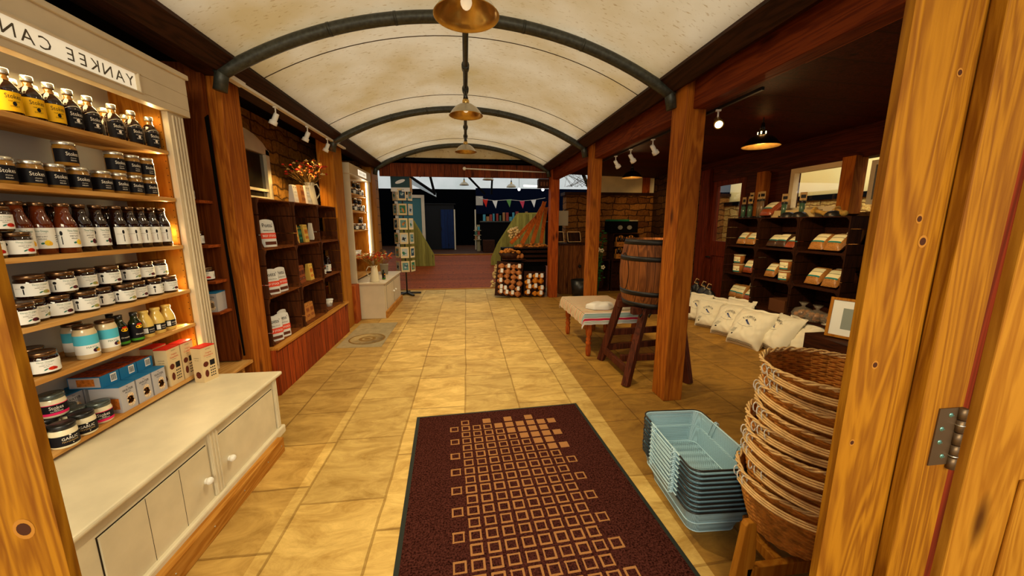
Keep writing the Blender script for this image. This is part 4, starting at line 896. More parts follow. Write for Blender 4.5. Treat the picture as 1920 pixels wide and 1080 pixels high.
jug('cream_jug', 'cream enamel jug of dried flowers on top of the left crates', (-1.86, 4.80, ztop), .9)
DRY = [flat('dry_stem', (.26, .14, .03), .8), flat('dry_orange', (.60, .12, .01), .7), flat('dry_red', (.35, .02, .01), .7), flat('dry_cream', (.62, .45, .18), .7)]
def bouquet(label, loc, n, spread, ht, r0=.03):
    t = thing('dried_flowers', label, 'flowers', loc)
    rnd = random.Random(int(abs(loc[1]) * 97)); heads = [MB() for _ in range(4)]; st = MB(); lv = MB()
    for i in range(n):
        a = rnd.uniform(0, 2 * PI); s_ = spread * rnd.uniform(.2, 1); h = ht * rnd.uniform(.45, 1) * (1 - .3 * s_ / spread)
        p = [(math.cos(a) * (r0 * .6 + (s_ - r0 * .6) * q ** 1.4), math.sin(a) * (r0 * .6 + (s_ - r0 * .6) * q ** 1.4), -.06 + (h + .06) * q) for q in (0, .35, .7, 1)]
        st.tube(p, .0016, 4)
        k = rnd.choice((0, 1, 1, 2, 2, 3)); q = p[-1]
        if k == 0:
            for j in range(7): st.beam(q, (q[0] + rnd.uniform(-.03, .03), q[1] + rnd.uniform(-.03, .03), q[2] + rnd.uniform(.01, .06)), .003, .003)
        else:
            R = rnd.uniform(.012, .022)
            for j in range(6):
                b = 2 * PI * j / 6; heads[k].sphere((q[0] + math.cos(b) * R * .7, q[1] + math.sin(b) * R * .7, q[2]), R * .62, 6, 4, 0, (1, 1, .6))
            heads[k].sphere((q[0], q[1], q[2] + .004), R * .7, 6, 4)
        if rnd.random() < .7:
            c = Vector(p[2]); d = Vector((rnd.uniform(-1, 1), rnd.uniform(-1, 1), rnd.uniform(.1, 1))).normalized() * rnd.uniform(.04, .09); s2 = d.cross(Vector((0, 0, 1))).normalized() * .009
            lv.face([c, c + d * .5 + s2, c + d, c + d * .5 - s2])
    st.build('stem', DRY[0], t)['kind'] = 'stuff'
    for k in (1, 2, 3): heads[k].build('flower_head', DRY[k], t)['kind'] = 'stuff'
    lv.build('leaf', flat('dry_leaf', (.30, .16, .03), .8), t)['kind'] = 'stuff'
    return t
bouquet('dried orange and red flowers with curled stems in the cream jug on the crates', (-1.86, 4.80, ztop + .25), 60, .26, .30)
# curved lamp over window left, spot tracks
def track_head(parent_world, name='track_spot', lab='', loc=(0, 0, 0), rz=0, tilt=.5, on=False, g=None):
    t = thing(name, lab, 'spotlight', loc, rz, g)
    P('stem', WHITE, t, lambda m: (m.box(-.018, .018, -.012, .012, -.012, 0), m.tube([(0, 0, -.012), (0, 0, -.07)], .006, 8)))
    def f(m):
        m.M = Matrix.Translation((0, 0, -.075)) @ Matrix.Rotation(tilt, 4, 'X')
        m.lathe([(0, .02), (.02, .02), (.022, .0), (.022, -.045), (.032, -.05), (.034, -.085), (.028, -.085), (.024, -.075), (0, -.07)], 18)
    P('lamp_head', WHITE if not on else BRASS, t, f)
    def gl(m):
        m.M = Matrix.Translation((0, 0, -.075)) @ Matrix.Rotation(tilt, 4, 'X'); m.lathe([(0, -.079), (.026, -.080), (.026, -.076)], 16)
    P('lens', flat('lens_on', (1, .8, .5), .3, emit=(1, .72, .35), es=14) if on else flat('lens_off', (.75, .68, .55), .15, emit=(1, .8, .5), es=.5), t, gl)
    return t
o = thing('lighting_track', 'long white lighting track fixed under the left eaves', 'lighting track', (-1.66, 4.3, 2.585))
P('rail', WHITE, o, lambda m: m.box(-.018, .018, -1.28, 1.30, -.012, .012)); P('feed_box', WHITE, o, lambda m: m.box(-.026, .026, -1.30, -1.08, -.018, .018), bevel=.004)
P('supply_cable', WHITE, o, lambda m: m.tube([(-.005, -1.28, .01), (-.005, -1.27, .07), (-.03, -1.28, .11), (-.08, -1.30, .11), (-.11, -1.29, .06)], .006, 8))
for i, (y, w_) in enumerate(((3.70, 'nearest'), (4.37, 'middle'), (4.95, 'farthest'))):
    track_head(None, 'track_spot', 'small white spotlight hanging from the left track, the %s of three' % w_, (-1.66, y, 2.573), PI / 2, .45, g='left track spotlights')
    lamp('track_beam', 'SPOT', (-1.78, y, 2.40), (14, 30, 60)[i], (1, .62, .22), aim((-1.78, y, 2.40), (-2.15, y + .12, 1.75)), .03, spot=85)
o = P('beam_track', [IRON], None, lambda m: m.box(-.01, .01, -1.6, 1.3, -.01, .01)); o.location = (1.915, 3.9, 2.405); tag(o, 'thin lighting track under the red beam on the right', 'lighting track')
for i, (y, w_) in enumerate(((4.64, 'farthest of the row'), (4.21, 'second from the far end'), (3.70, 'third from the far end'), (3.30, 'half hidden by the tall orange post'), (2.72, 'lit and glaring, right of the tall orange post'))):
    track_head(None, 'beam_spot', 'small metal spotlight under the red beam, ' + w_, (1.915, y, 2.397), -PI / 2 + .3 if i < 4 else PI - .45, .7 if i < 4 else .95, on=(i == 4), g='right beam spotlights')
lamp('beam_spot_light', 'SPOT', (2.0, 2.74, 2.26), 150, (1, .76, .40), aim((2.0, 2.74, 2.26), (3.6, 4.3, .2)), .03, spot=85)
lamp('beam_spot_light2', 'SPOT', (2.0, 3.72, 2.26), 34, (1, .72, .34), aim((2.0, 3.72, 2.26), (3.9, 5.2, .6)), .03, spot=75)

# pendants
def pendant(name, lab, loc, on=False, drop=.12, g=None, dark=False):
    t = thing(name, lab, 'pendant lamp', loc, 0, g)
    OUT = flat('shade_ribbed_dark', (.03, .016, .010), .35, metal=.6) if dark else flat('shade_frosted', (.36, .31, .22), .25, coat=.3, noise=.2, nscale=9)
    P('shade', [OUT, BRASS], t, lambda m: m.lathe([(.035, .115), (.075, .105), (.12, .075), (.155, .035), (.178, 0), (.183, -.004), (.178, -.006), (.15, .032), (.115, .070), (.072, .098), (.034, .108)], 36, [0, 0, 0, 0, 1, 1, 1, 1, 1, 1]))
    P('collar', BRASS if not dark else IRON, t, lambda m: m.lathe([(0, .165), (.022, .165), (.036, .15), (.038, .115), (.03, .108), (0, .108)], 20))
    P('lampholder', BLACKP, t, lambda m: m.lathe([(0, .235), (.016, .235), (.02, .20), (.028, .165), (0, .163)], 14))
    P('hook_rod', IRON, t, lambda m: m.tube([(0, 0, .23), (0, 0, .23 + drop)], .006, 8))
    P('bulb', flat('bulb_on', (1, .9, .6), .3, emit=(1, .75, .4), es=9) if on else flat('bulb_off', (.85, .75, .5), .2, emit=(1, .8, .5), es=.6), t, lambda m: m.sphere((0, 0, .065), .032, 12, 8, 0, (1, 1, 1.2)))
    return t
g = 'canopy pendant lamps'
for (y, z), w_ in zip(((2.26, 2.685), (4.22, 2.70), (6.45, 2.735)), ('nearest, cut by the top of the picture', 'second one back along the ridge', 'farthest, above the boarded fascia')):
    lamp('floor_fill_spot', 'SPOT', (.03, y, z + .03), 130, (1, .80, .46), (0, 0, 0), .05, spot=150, blend=.8)  # spot added under each shade to brighten the floor
    pendant('pendant_lamp', 'brass-lined dome pendant lamp, ' + w_, (.03, y, z), drop=3.0 - z - .23, g=g)
P1 = pendant('dark_pendant_lamp', 'dark ribbed pendant lamp with glowing slots below the dark red ceiling', (3.17, 3.75, 2.37), True, .10, dark=True)
pendant('dark_pendant_lamp', 'dark pendant lamp half hidden behind the tall orange post', (3.05, 6.6, 2.38), True, .10, dark=True)
lamp('pendant_glow', 'POINT', (3.17, 3.75, 2.32), 12, (1, .55, .2), size=.05)
lamp('pendant_glow', 'POINT', (3.05, 6.6, 2.34), 10, (1, .55, .2), size=.05)
lamp('pendant_up_glow', 'POINT', (3.17, 3.75, 2.57), .8, (1, .45, .12), size=.03)
for k in range(5):
    a = 2 * PI * k / 5
    P('glowing_slot', flat('slot_glow', (1, .8, .5), .3, emit=(1, .75, .35), es=6), P1, lambda m: m.box(.036 * math.cos(a) - .005, .036 * math.cos(a) + .005, .036 * math.sin(a) - .005, .036 * math.sin(a) + .005, .12, .145))

# ================================================================== LEFT FAR: second dresser, small cupboard, card spinner
du2 = thing('narrow_dresser', 'narrow cream dresser with lit shelves of small dark jars between two posts', 'dresser', (-1.95, 6.6, .6))
def E_(f):
    def g(m): m.M = Matrix.Translation((1.95, -6.6, -.6)); f(m)
    return g
P('back_panel', PINE, du2, E_(lambda m: m.box(-2.16, -2.14, 6.05, 7.2, .6, 2.36)))
P('side_panel', CREAM, du2, E_(lambda m: m.box(-2.16, -1.75, 6.02, 6.07, .58, 2.36))); P('side_panel', PINE, du2, E_(lambda m: m.box(-2.16, -1.80, 7.18, 7.22, .58, 2.36)))
P('name_board', CREAM, du2, E_(lambda m: (m.box(-2.16, -1.73, 5.98, 7.26, 2.30, 2.46))), bevel=.006)
P('lit_sign_panel', [flat('lit_sign2', (.9, .85, .7), .5, emit=(1, .9, .7), es=.8), INK], du2, E_(lambda m: (m.box(-1.73, -1.727, 6.45, 6.95, 2.33, 2.42), m.text('YANKEE CANDLE', .04, lambda x, y: (-1.7265, 6.70 - x, 2.375 + y), 1, maxw=.42))))
P('pilaster', CREAM, du2, E_(lambda m: m.box(-1.79, -1.75, 7.14, 7.25, .6, 2.30)))
for z in (2.03, 1.76, 1.44, 1.0, .66): P('shelf', SHELFW, du2, E_(lambda m: m.box(-2.14, -1.79, 6.07, 7.18, z - .02, z)))
P('led_strip', flat('led', (1, 1, 1), .5, emit=(1, .88, .62), es=9), du2, E_(lambda m: m.box(-1.80, -1.785, 7.125, 7.14, .95, 2.28)))
lamp('narrow_dresser_strip', 'AREA', (-1.82, 7.10, 1.6), 4, (1, .80, .5), (PI / 2, 0, PI + .3), .02, 1.3)
g = 'small dark jars in the narrow dresser'
for z, w_ in ((2.03, 'top'), (1.76, 'second'), (1.44, 'third')):
    for i, y in enumerate((6.2, 6.32, 6.44, 6.56, 6.68, 6.8, 6.92, 7.04)):
        put(RJ if i % 3 else SJp, (-1.86, y, z), FACE - .3, 'small jar on the %s shelf of the narrow dresser, %s from the left' % (w_, ORD[i]), g)
    for i, y in enumerate((6.26, 6.62, 6.86)):
        if w_ != 'third' or i == 2: put(RJ, (-1.86, y, z + .108), FACE - .3, 'small jar stacked on others, %s shelf of the narrow dresser, %s of its layer' % (w_, ORD[i]), g)
for i, y in enumerate((6.25, 6.42, 6.6)): put(TB, (-1.86, y, 1.0), FACE, 'small pale tub on the fourth shelf of the narrow dresser, ' + ('left', 'middle', 'right')[i], 'pale tubs')
o = P('low_red_box', REDW, None, lambda m: m.box(-2.15, -1.72, 5.78, 6.02, 0, .60), bevel=.004); tag(o, 'low dark red wooden box between the post and the small cream cupboard', 'box')
c2 = thing('cream_cupboard', 'small cream cupboard with two white knobs, carrying a jug of dried flowers', 'cupboard', (-1.6, 6.8, 0))
def G_(f):
    def g(m): m.M = Matrix.Translation((1.6, -6.8, 0)); f(m)
    return g
P('carcass', CREAM, c2, G_(lambda m: m.box(-2.15, -1.345, 6.06, 7.52, .0, .575)), bevel=.004)
P('top', CREAM, c2, G_(lambda m: m.box(-2.16, -1.32, 6.03, 7.55, .575, .60)), bevel=.006)
P('plinth_board', PINE_Y, c2, G_(lambda m: m.box(-1.345, -1.315, 6.08, 7.55, 0, .11)))
for y0, y1, ky in ((6.22, 6.80, 6.74), (6.86, 7.44, 6.92)):
    P('door_shadow_gap', GAP, c2, G_(lambda m: m.box(-1.346, -1.3435, y0 - .006, y1 + .006, .13, .53)))
    d = P('door', CREAM, c2, G_(lambda m: m.box(-1.35, -1.338, y0, y1, .136, .524))); P('knob', WHITE, d, G_(lambda m: m.sphere((-1.322, ky, .34), .02, 12, 8)))
jug('cream_jug', 'tall cream jug of dried flowers on the small cream cupboard', (-1.52, 6.22, .60), 3.6)
bouquet('dried orange and red flowers in the jug on the small cream cupboard', (-1.52, 6.22, .86), 70, .28, .26)
o = thing('grey_pot', 'small grey plant pot at the back of the small cream cupboard', 'pot', (-1.55, 7.1, .60)); P('pot', flat('pot_grey', (.35, .32, .26), .5), o, lambda m: m.lathe([(0, 0), (.06, 0), (.08, .2), (.084, .2), (.076, .18), (0, .17)], 20))
bouquet('dark leafy dried bunch standing in the small grey pot', (-1.55, 7.1, .80), 30, .18, .26)
put(DB, (-1.42, 6.42, .60), FACE - .5, 'tiny dark bottle with pale label on the small cream cupboard')
# card spinner
sp = thing('card_spinner', 'tall revolving stand of greeting cards with a picture header on a black star foot', 'card stand', (-1.32, 8.15, 0))
P('pole', BLACKP, sp, lambda m: m.tube([(0, 0, .02), (0, 0, 2.34)], .016, 10))
P('foot', BLACKP, sp, lambda m: [m.beam((0, 0, .04), (.30 * math.cos(a), .30 * math.sin(a), .02), .05, .03) for a in [2 * PI * k / 5 + .3 for k in range(5)]])
ROWZ = [2.04 - .30 * i for i in range(6)]
def rackf(m):
    for z in ROWZ:
        for k in range(6):
            a = 2 * PI * k / 6 + .12; n = Vector((math.sin(a), -math.cos(a), 0)); u = Vector((math.cos(a), math.sin(a), 0)); c = n * .175
            for zz in (z - .02, z + .05): m.tube([c - u * .095 + Vector((0, 0, zz)), c + u * .095 + Vector((0, 0, zz))], .002, 4)
            m.beam(c - u * .095 + Vector((0, 0, z - .02)), c + u * .095 + Vector((0, 0, z - .02)), .03, .002)
        m.tube([Vector((math.sin(b), -math.cos(b), 0)) * .14 + Vector((0, 0, z - .02)) for b in [2 * PI * q / 12 for q in range(12)]], .003, 4, closed=True)
P('wire_rack', IRON, sp, rackf)
P('header', [flat('header_dark', (.03, .07, .08), .5), PAPER, flat('header_wood', (.40, .20, .05), .6)], sp, lambda m: (m.box(-.19, .19, -.18, -.17, 2.28, 2.50, 0), m.box(-.19, .19, -.181, -.17, 2.20, 2.28, 1), m.disc(0, 0, .10, .035, lambda x, y: (x, -.1815, 2.40 + y + x * .3), 1, 14), m.box(.19, .20, -.18, .10, 2.20, 2.48, 2), m.text('CARDS', .03, lambda x, y: (x, -.1825, 2.24 + y), 0)))
def card(i, c1, c2_, c3):
    t = thing('greeting_card', '', 'card')
    P('card_sheet', flat('card_cream', (.66, .52, .30), .6) if i % 2 else PAPERY, t, lambda m: m.box(-.085, .085, 0, .003, 0, .235))
    rnd = random.Random(i)
    P('picture', [c1, c2_, c3], t, lambda m: (m.face([(-.06, -.0006, .04), (.06, -.0006, .04), (.06, -.0006, .20), (-.06, -.0006, .20)], 0), [m.disc(rnd.uniform(-.03, .03), rnd.uniform(-.04, .04), rnd.uniform(.012, .03), rnd.uniform(.012, .03), lambda x, y, q=j: (x, -.001 - q * .0002, .12 + y), 1 + j % 2, 9) for j in range(4)]))
    return t
TL = [flat('card_navy', (.03, .07, .12), .5), flat('card_green', (.03, .16, .08), .5), flat('card_teal', (.12, .26, .26), .5), flat('card_pale', (.45, .50, .52), .5), flat('card_black', (.02, .02, .025), .5), flat('card_orange', (.5, .2, .04), .5)]
CARDS = [card(i, TL[a], TL[b], TL[c]) for i, (a, b, c) in enumerate(((0, 3, 2), (1, 2, 5), (2, 4, 5), (3, 4, 0), (3, 2, 1), (2, 0, 3)))]
for i, z in enumerate(ROWZ):
    for k, side in ((0, 'front'), (1, 'right'), (5, 'left'), (2, 'back right'), (4, 'back left')):
        if k in (2, 4) and i % 2: continue
        a = 2 * PI * k / 6 + .12
        put(CARDS[(i + 2 * k) % 6], (-1.32 + .182 * math.sin(a), 8.15 - .182 * math.cos(a), z - .018), a, 'greeting card on the %s face of the spinner, %s row from the top' % (side, ORD[i]), 'greeting cards on the spinner', scale=1.0)

# ================================================================== RIGHT: table, cloth, bags, barrel
TX0, TX1, TY0, TY1, TZ = 1.33, 2.0, 3.92, 4.90, .53
t = thing('low_table', 'low wooden table with turned legs under the striped cloth', 'table', (1.69, 4.41, 0))
P('tabletop', DARKW, t, lambda m: (m.box(TX0 - 1.69, TX1 - 1.69, TY0 - 4.41, TY1 - 4.41, TZ - .03, TZ), m.box(TX0 - 1.64, TX1 - 1.74, TY0 - 4.36, TY1 - 4.46, TZ - .11, TZ - .03)))
for sx in (-1, 1):
    for sy in (-1, 1):
        P('leg', REDW, t, lambda m: m.lathe([(0, 0), (.022, 0), (.03, .03), (.034, .10), (.024, .13), (.033, .15), (.036, .17), (.024, .19), (.034, .21), (.022, .235), (.036, .26), (.038, .30), (.035, TZ - .09), (0, TZ - .09)], 16, c=(sx * .28, sy * .44, 0)))
STR = [flat('cloth_cream', (.62, .50, .32), .8), flat('cloth_red', (.50, .02, .06), .8), flat('cloth_blue', (.28, .38, .38), .8), flat('cloth_green', (.06, .14, .09), .8), flat('cloth_brown', (.22, .07, .03), .8), flat('cloth_pale', (.66, .64, .60), .8)]
def cloth(m):
    bands = []  # from near hem towards the far side: (width, material)
    seq = [(.012, 5), (.004, 3), (.010, 5), (.006, 3), (.012, 5), (.026, 1), (.010, 5), (.004, 3), (.034, 2), (.004, 3), (.014, 5), (.010, 1)]
    while sum(b[0] for b in seq) < 1.25: seq += [(.022, 0), (.007, 3), (.024, 0), (.010, 4), (.020, 0), (.009, 1)]
    ts = [0]
    for w_, _ in seq: ts.append(ts[-1] + w_)
    ov = .135; xs = [TX0 - ov + (TX1 - TX0 + 2 * ov) * i / 40 for i in range(41)]
    def pos(x, s):
        y = TY0 - ov + s
        dx = max(TX0 - x, 0, x - TX1); dy = max(TY0 - y, 0, y - TY1)
        cx = min(max(x, TX0), TX1); cy = min(max(y, TY0), TY1)
        d = math.hypot(dx, dy); out = .012 * min(1, d * 20) + .16 * d
        nx = (-1 if x < TX0 else 1) * (dx / d if d else 0); ny = (-1 if y < TY0 else 1) * (dy / d if d else 0)
        rip = .006 * math.sin((x + y) * 38) * min(1, d * 10)
        return (cx + nx * (out + rip) , cy + ny * (out + rip), TZ + .004 - max(0, d - .004) * .97)
    for j, (w_, mt) in enumerate(seq):
        for i in range(40):
            m.bm.faces.new([m.v(pos(xs[i], ts[j])), m.v(pos(xs[i + 1], ts[j])), m.v(pos(xs[i + 1], ts[j + 1])), m.v(pos(xs[i], ts[j + 1]))]).material_index = mt
    bmesh.ops.remove_doubles(m.bm, verts=m.bm.verts, dist=.0005)
o = P('tablecloth', STR, None, cloth); tag(o, 'cream cloth with red, green and blue-grey stripes draped over the low table', 'tablecloth')
o = P('bag_on_table', flat('plastic_white', (.72, .68, .62), .4), None, lambda m: m.grid(lambda u, v: ((.17 * math.cos(2 * PI * u) * (1 + .12 * math.sin(6 * PI * u)) * math.sin(PI * v / 2) ** .7, .10 * math.sin(2 * PI * u) * (1 + .1 * math.cos(10 * PI * u)) * math.sin(PI * v / 2) ** .7, .006 + .075 * math.cos(PI * v / 2) ** .6 * (1 + .25 * math.sin(7 * u * PI + v * 4) * v))), 48, 12, closeu=True)); o.location = (1.60, 4.13, TZ + .004); tag(o, 'crumpled white plastic bag on the striped cloth', 'bag')
o = P('printed_bag', [flat('bag_cream', (.62, .56, .44), .5), INK], None, lambda m: (m.grid(lambda u, v: ((.12 * math.cos(2 * PI * u) * math.sin(PI * v / 2) ** .6, .08 * math.sin(2 * PI * u) * math.sin(PI * v / 2) ** .6, .006 + .05 * math.cos(PI * v / 2) ** .6)), 36, 8, closeu=True), m.disc(0, 0, .02, .012, lambda x, y: (x - .03, y, .0575), 1, 12), m.disc(0, 0, .02, .012, lambda x, y: (x + .04, y - .02, .056), 1, 12))); o.location = (1.87, 4.08, TZ + .004); tag(o, 'cream bag with black print lying on the striped cloth behind the barrel stand', 'bag')
# barrel
BX, BY = 1.90, 3.46
t = thing('wooden_barrel', 'old brown wooden barrel with black iron hoops standing on an A-frame', 'barrel', (BX, BY, .74))
def br(z): q = (z - .33) / .33; return .345 - .05 * q * q
STV = planks('staves', (.26, .085, .02), (.10, .03, .008), 'X', .055, (.02, .008, .004))
P('staves', STV, t, lambda m: m.lathe([(0, .03)] + [(br(0) - .02, .03), (br(0), 0)] + [(br(z / 100), z / 100) for z in range(4, 66, 4)] + [(br(.66), .66), (br(.66) - .02, .66), (br(.66) - .02, .63), (0, .63)], 40))
for z0, z1 in ((.0, .05), (.12, .165), (.455, .50), (.61, .66)):
    P('hoop', flat('black_hoop', (.012, .010, .010), .45, metal=.5), t, lambda m: m.lathe([(br(z0) + .001, z0), (br(z0) + .005, z0), (br(z1) + .005, z1), (br(z1) + .001, z1)], 40))
P('bung_hole', BLACK, t, lambda m: m.tube([(.03, -.340, .27), (.03, -.352, .27)], .055, 20))
for x_ in (-.22, -.13): P('hook', IRON, t, lambda m: m.tube([(x_, -.22, .0), (x_, -.22, -.06), (x_ - .03, -.24, -.085), (x_ - .04, -.25, -.07), (x_ - .02, -.25, -.05)], .006, 6))
t = thing('barrel_stand', 'dark wooden A-frame stand with splayed legs under the barrel', 'stand', (1.9, 3.5, 0))
def S_(f):
    def g(m): m.M = Matrix.Translation((-1.9, -3.5, 0)); f(m)
    return g
DW2 = wood('stand_dark', (.10, .022, .008), (.03, .008, .004), 'Z', knots=False)
for a, b in (((1.50, 3.13, 0), (1.74, 3.30, .74)), ((1.515, 3.83, 0), (1.66, 3.66, .80)), ((2.14, 3.12, 0), (2.08, 3.28, .74)), ((2.27, 3.92, 0), (2.14, 3.66, .74))): P('leg', DW2, t, S_(lambda m: m.beam(a, b, .065, .075)), bevel=.006)
for a, b in (((1.53, 3.18, .14), (1.53, 3.80, .14)), ((1.56, 3.80, .16), (2.24, 3.88, .16)), ((1.60, 3.5, .14), (2.18, 3.5, .14)), ((1.56, 3.78, .34), (2.2, 3.84, .34)), ((2.14, 3.2, .14), (2.24, 3.84, .14))): P('stretcher', DW2, t, S_(lambda m: m.beam(a, b, .04, .07)), bevel=.004)
for y_ in (3.30, 3.63): P('cradle_rail', DW2, t, S_(lambda m: m.beam((1.60, y_, .705), (2.2, y_, .705), .07, .07)), bevel=.004)

# ================================================================== RIGHT FRONT: wire baskets
WB = flat('basket_wire', (.52, .74, .84), .35, metal=.1)
def mesh_mat(name, sc, fill=.58, col=(.36, .58, .70)):
    m = bpy.data.materials.new(name); m.use_nodes = True; nt = m.node_tree; N = nt.nodes; L = nt.links; b = N['Principled BSDF']
    b.inputs['Base Color'].default_value = (*col, 1); b.inputs['Roughness'].default_value = .4
    tc = N.new('ShaderNodeTexCoord'); mp = N.new('ShaderNodeMapping'); mp.inputs['Scale'].default_value = (sc,) * 3; mp.inputs['Rotation'].default_value = (.78, .78, .0)
    L.new(tc.outputs['Object'], mp.inputs[0]); v = N.new('ShaderNodeTexChecker'); v.inputs['Scale'].default_value = 1; L.new(mp.outputs[0], v.inputs['Vector'])
    a = N.new('ShaderNodeMath'); a.operation = 'MULTIPLY_ADD'; a.inputs[1].default_value = fill; a.inputs[2].default_value = 1 - fill; L.new(v.outputs['Fac'], a.inputs[0]); L.new(a.outputs[0], b.inputs['Alpha'])
    return m
MESH = mesh_mat('wire_mesh', 260)
def rrect(hx, hy, r, n=5):
    p = []
    for cx, cy, a0 in ((hx - r, hy - r, 0), (-hx + r, hy - r, PI / 2), (-hx + r, -hy + r, PI), (hx - r, -hy + r, 1.5 * PI)):
        for k in range(n + 1): a = a0 + PI / 2 * k / n; p.append((cx + r * math.cos(a), cy + r * math.sin(a)))
    return p
def wire_basket():
    t = thing('wire_basket', '', 'basket')
    levels = [(0, .125, .215), (.085, .148, .240), (.088, .158, .252), (.165, .178, .275)]
    def walls(m):
        R = [[m.v((x, y, z)) for x, y in rrect(hx, hy, .05)] for z, hx, hy in levels]
        for A, B in zip(R, R[1:]):
            for k in range(len(A)): m.bm.faces.new([A[k], A[(k + 1) % len(A)], B[(k + 1) % len(A)], B[k]])
    P('mesh_wall', MESH, t, walls)
    P('mesh_floor', mesh_mat('wire_floor', 120, .75), t, lambda m: m.face([(x, y, .001) for x, y in rrect(.125, .215, .05)]))
    for nm, z, hx, hy, r in (('bottom_wire', .003, .126, .216, .003), ('shoulder_wire', .087, .160, .254, .0028)): P(nm, WB, t, lambda m: m.tube([(x, y, z) for x, y in rrect(hx, hy, .05)], r, 6, closed=True))
    rim = rrect(.179, .276, .05, 6)
    P('rim_wire', WB, t, lambda m: m.tube([(x, y, .165) for x, y in rim], .0045, 6, closed=True))
    for seg in (rim[21:28] + [rim[0]], rim[7:21]):
        pass
    near = [(-.182, -.16)] + rrect(.182, .279, .05, 6)[14:28] + [(.182, -.16)]
    far = [(.182, .16)] + rrect(.182, .279, .05, 6)[0:14] + [(-.182, .16)]
    for q_ in (near, far): P('black_rim_sleeve', BLACKP, t, lambda m: m.tube([(x, y, .168) for x, y in q_], .0052, 6))
    for sx in (-1, 1):
        P('handle', WB, t, lambda m: (m.tube([(sx * .186, -.12, .170), (sx * .200, -.11, .150), (sx * .200, .11, .150), (sx * .186, .12, .170)], .003, 6), [m.tube([(sx * .186 + .010 * math.cos(a), yy, .166 + .012 * math.sin(a)) for a in [2 * PI * k / 10 for k in range(10)]], .0026, 5, closed=True) for yy in (-.115, -.10, .10, .115)]))
        for yy in (-.11, .11): P('side_bracket', WB, t, lambda m: m.tube([(sx * .155, yy - .014, .09), (sx * .176, yy - .014, .165), (sx * .176, yy + .014, .165), (sx * .155, yy + .014, .09)], .0026, 5))
    return t
WBK = wire_basket()
for i in range(10): put(WBK, (1.235, 1.685, .001 + i * .0252), math.radians(-3 + .5 * (i % 3)), 'pale blue-grey wire shopping basket in the nested stack, ' + ('at the bottom, on the floor' if i == 0 else 'topmost, open to view' if i == 9 else '%s up from the bottom' % ORD[i]), 'nested wire shopping baskets')

# wicker baskets
WIC = flat('wicker', (.54, .21, .035), .55, noise=.45, nscale=35); WICL = flat('wicker_pale', (.80, .52, .22), .5, noise=.3, nscale=25)
def wicker():
    t = thing('wicker_basket', '', 'basket')
    rows, n = 26, 132; NS = 22
    def rad(v): return .150 + .082 * v ** .75
    def wall(m):
        V = []
        for j in range(rows * 3 + 1):
            v = j / (rows * 3); row = j // 3; ph = j % 3
            R = []
            for k in range(n):
                a = 2 * PI * k / n; w = math.sin(NS * a + (PI if row % 2 else 0)) * .0045
                bul = (0, 1, 1)[ph] * .002
                r = rad(v) + (w + bul if ph else w * .1 - .001)
                R.append(m.v((r * math.cos(a), r * math.sin(a), .012 + .262 * v)))
            V.append(R)
        for A, B in zip(V, V[1:]):
            for k in range(n): f = m.bm.faces.new([A[k], A[(k + 1) % n], B[(k + 1) % n], B[k]]); f.smooth = False
    P('woven_wall', WIC, t, wall, solid=.005)
    P('woven_base', WIC, t, lambda m: m.lathe([(0, .014), (.15, .014), (.155, .022), (.15, .02), (0, .02)], 40))
    P('stakes', WIC, t, lambda m: [m.tube([((rad(v) + .001) * math.cos(a), (rad(v) + .001) * math.sin(a), .012 + .262 * v) for v in (.01, .3, .6, 1)], .003, 5) for a in [2 * PI * (k + .5) / NS for k in range(NS)]])['kind'] = 'stuff'
    def rimf(m):
        for q in range(3):
            m.tube([((.236 + .008 * math.cos(12 * a + q * PI / 2)) * math.cos(a), (.236 + .008 * math.cos(12 * a + q * PI / 2)) * math.sin(a), .277 + .007 * math.sin(12 * a + q * PI / 1.5)) for a in [2 * PI * k / 96 for k in range(96)]], .0045, 6, closed=True)
    P('rim', WICL, t, rimf)
    P('handle', WICL, t, lambda m: [m.tube([((.251 + q * .004) * math.cos(a), (.251 + q * .004) * math.sin(a), .262 - q * .008 - .022 * math.sin(PI * (a - 3.0) / 2.6)) for a in [3.02 + 2.4 * k / 30 for k in range(31)]], .0042, 6) for q in range(3)])
    for a in (3.0, 3.14, 2.86): P('wire_hook', WHITE, t, lambda m: m.tube([(.25 * math.cos(a) + .012 * math.cos(b), .25 * math.sin(a) + .004 * math.sin(b), .262 + .02 * math.sin(b)) for b in [2 * PI * k / 10 for k in range(10)]], .0028, 5, closed=True))
    return t
WK = wicker()
for i in range(9):
    put(WK, (1.425 + .008 * i + .008 * math.sin(i * 2.1), 1.245 + .008 * math.cos(i * 1.7), .175 + .0635 * i), math.radians(-6 + 14 * math.sin(i * 1.9)), 'round brown wicker basket in the tall nested stack, ' + ('at the bottom, on the wooden stand' if i == 0 else 'topmost, with its inside showing' if i == 8 else '%s up from the bottom' % ORD[i]), 'nested wicker baskets', tilt=(.035 * math.sin(i * 2.7), .03 + .035 * math.sin(i * 1.3)), scale=1 + .02 * math.sin(i * 2.3))
t = thing('basket_stand', 'low honey-coloured wooden stand holding the stack of wicker baskets', 'stand', (1.40, 1.25, 0))
def hs(m, x): m.M = Matrix.Translation((-1.40, -1.25, 0)); m.extr([(1.165 + x, 0), (1.215 + x, 0), (1.232 + x, .36), (1.222 + x, .372), (1.206 + x, .372), (1.195 + x, .36)], lambda u, v, w: (u, 1.17 + w, v), .032)
P('leg', PINE, t, lambda m: (setattr(m, 'M', Matrix.Translation((-1.40, -1.25, 0))), m.extr([(1.045, 0), (1.115, 0), (1.145, .20), (1.13, .365), (1.115, .375), (1.09, .375), (1.082, .36)], lambda u, v, w: (u, 1.13 + w, v), .03)), bevel=.004)
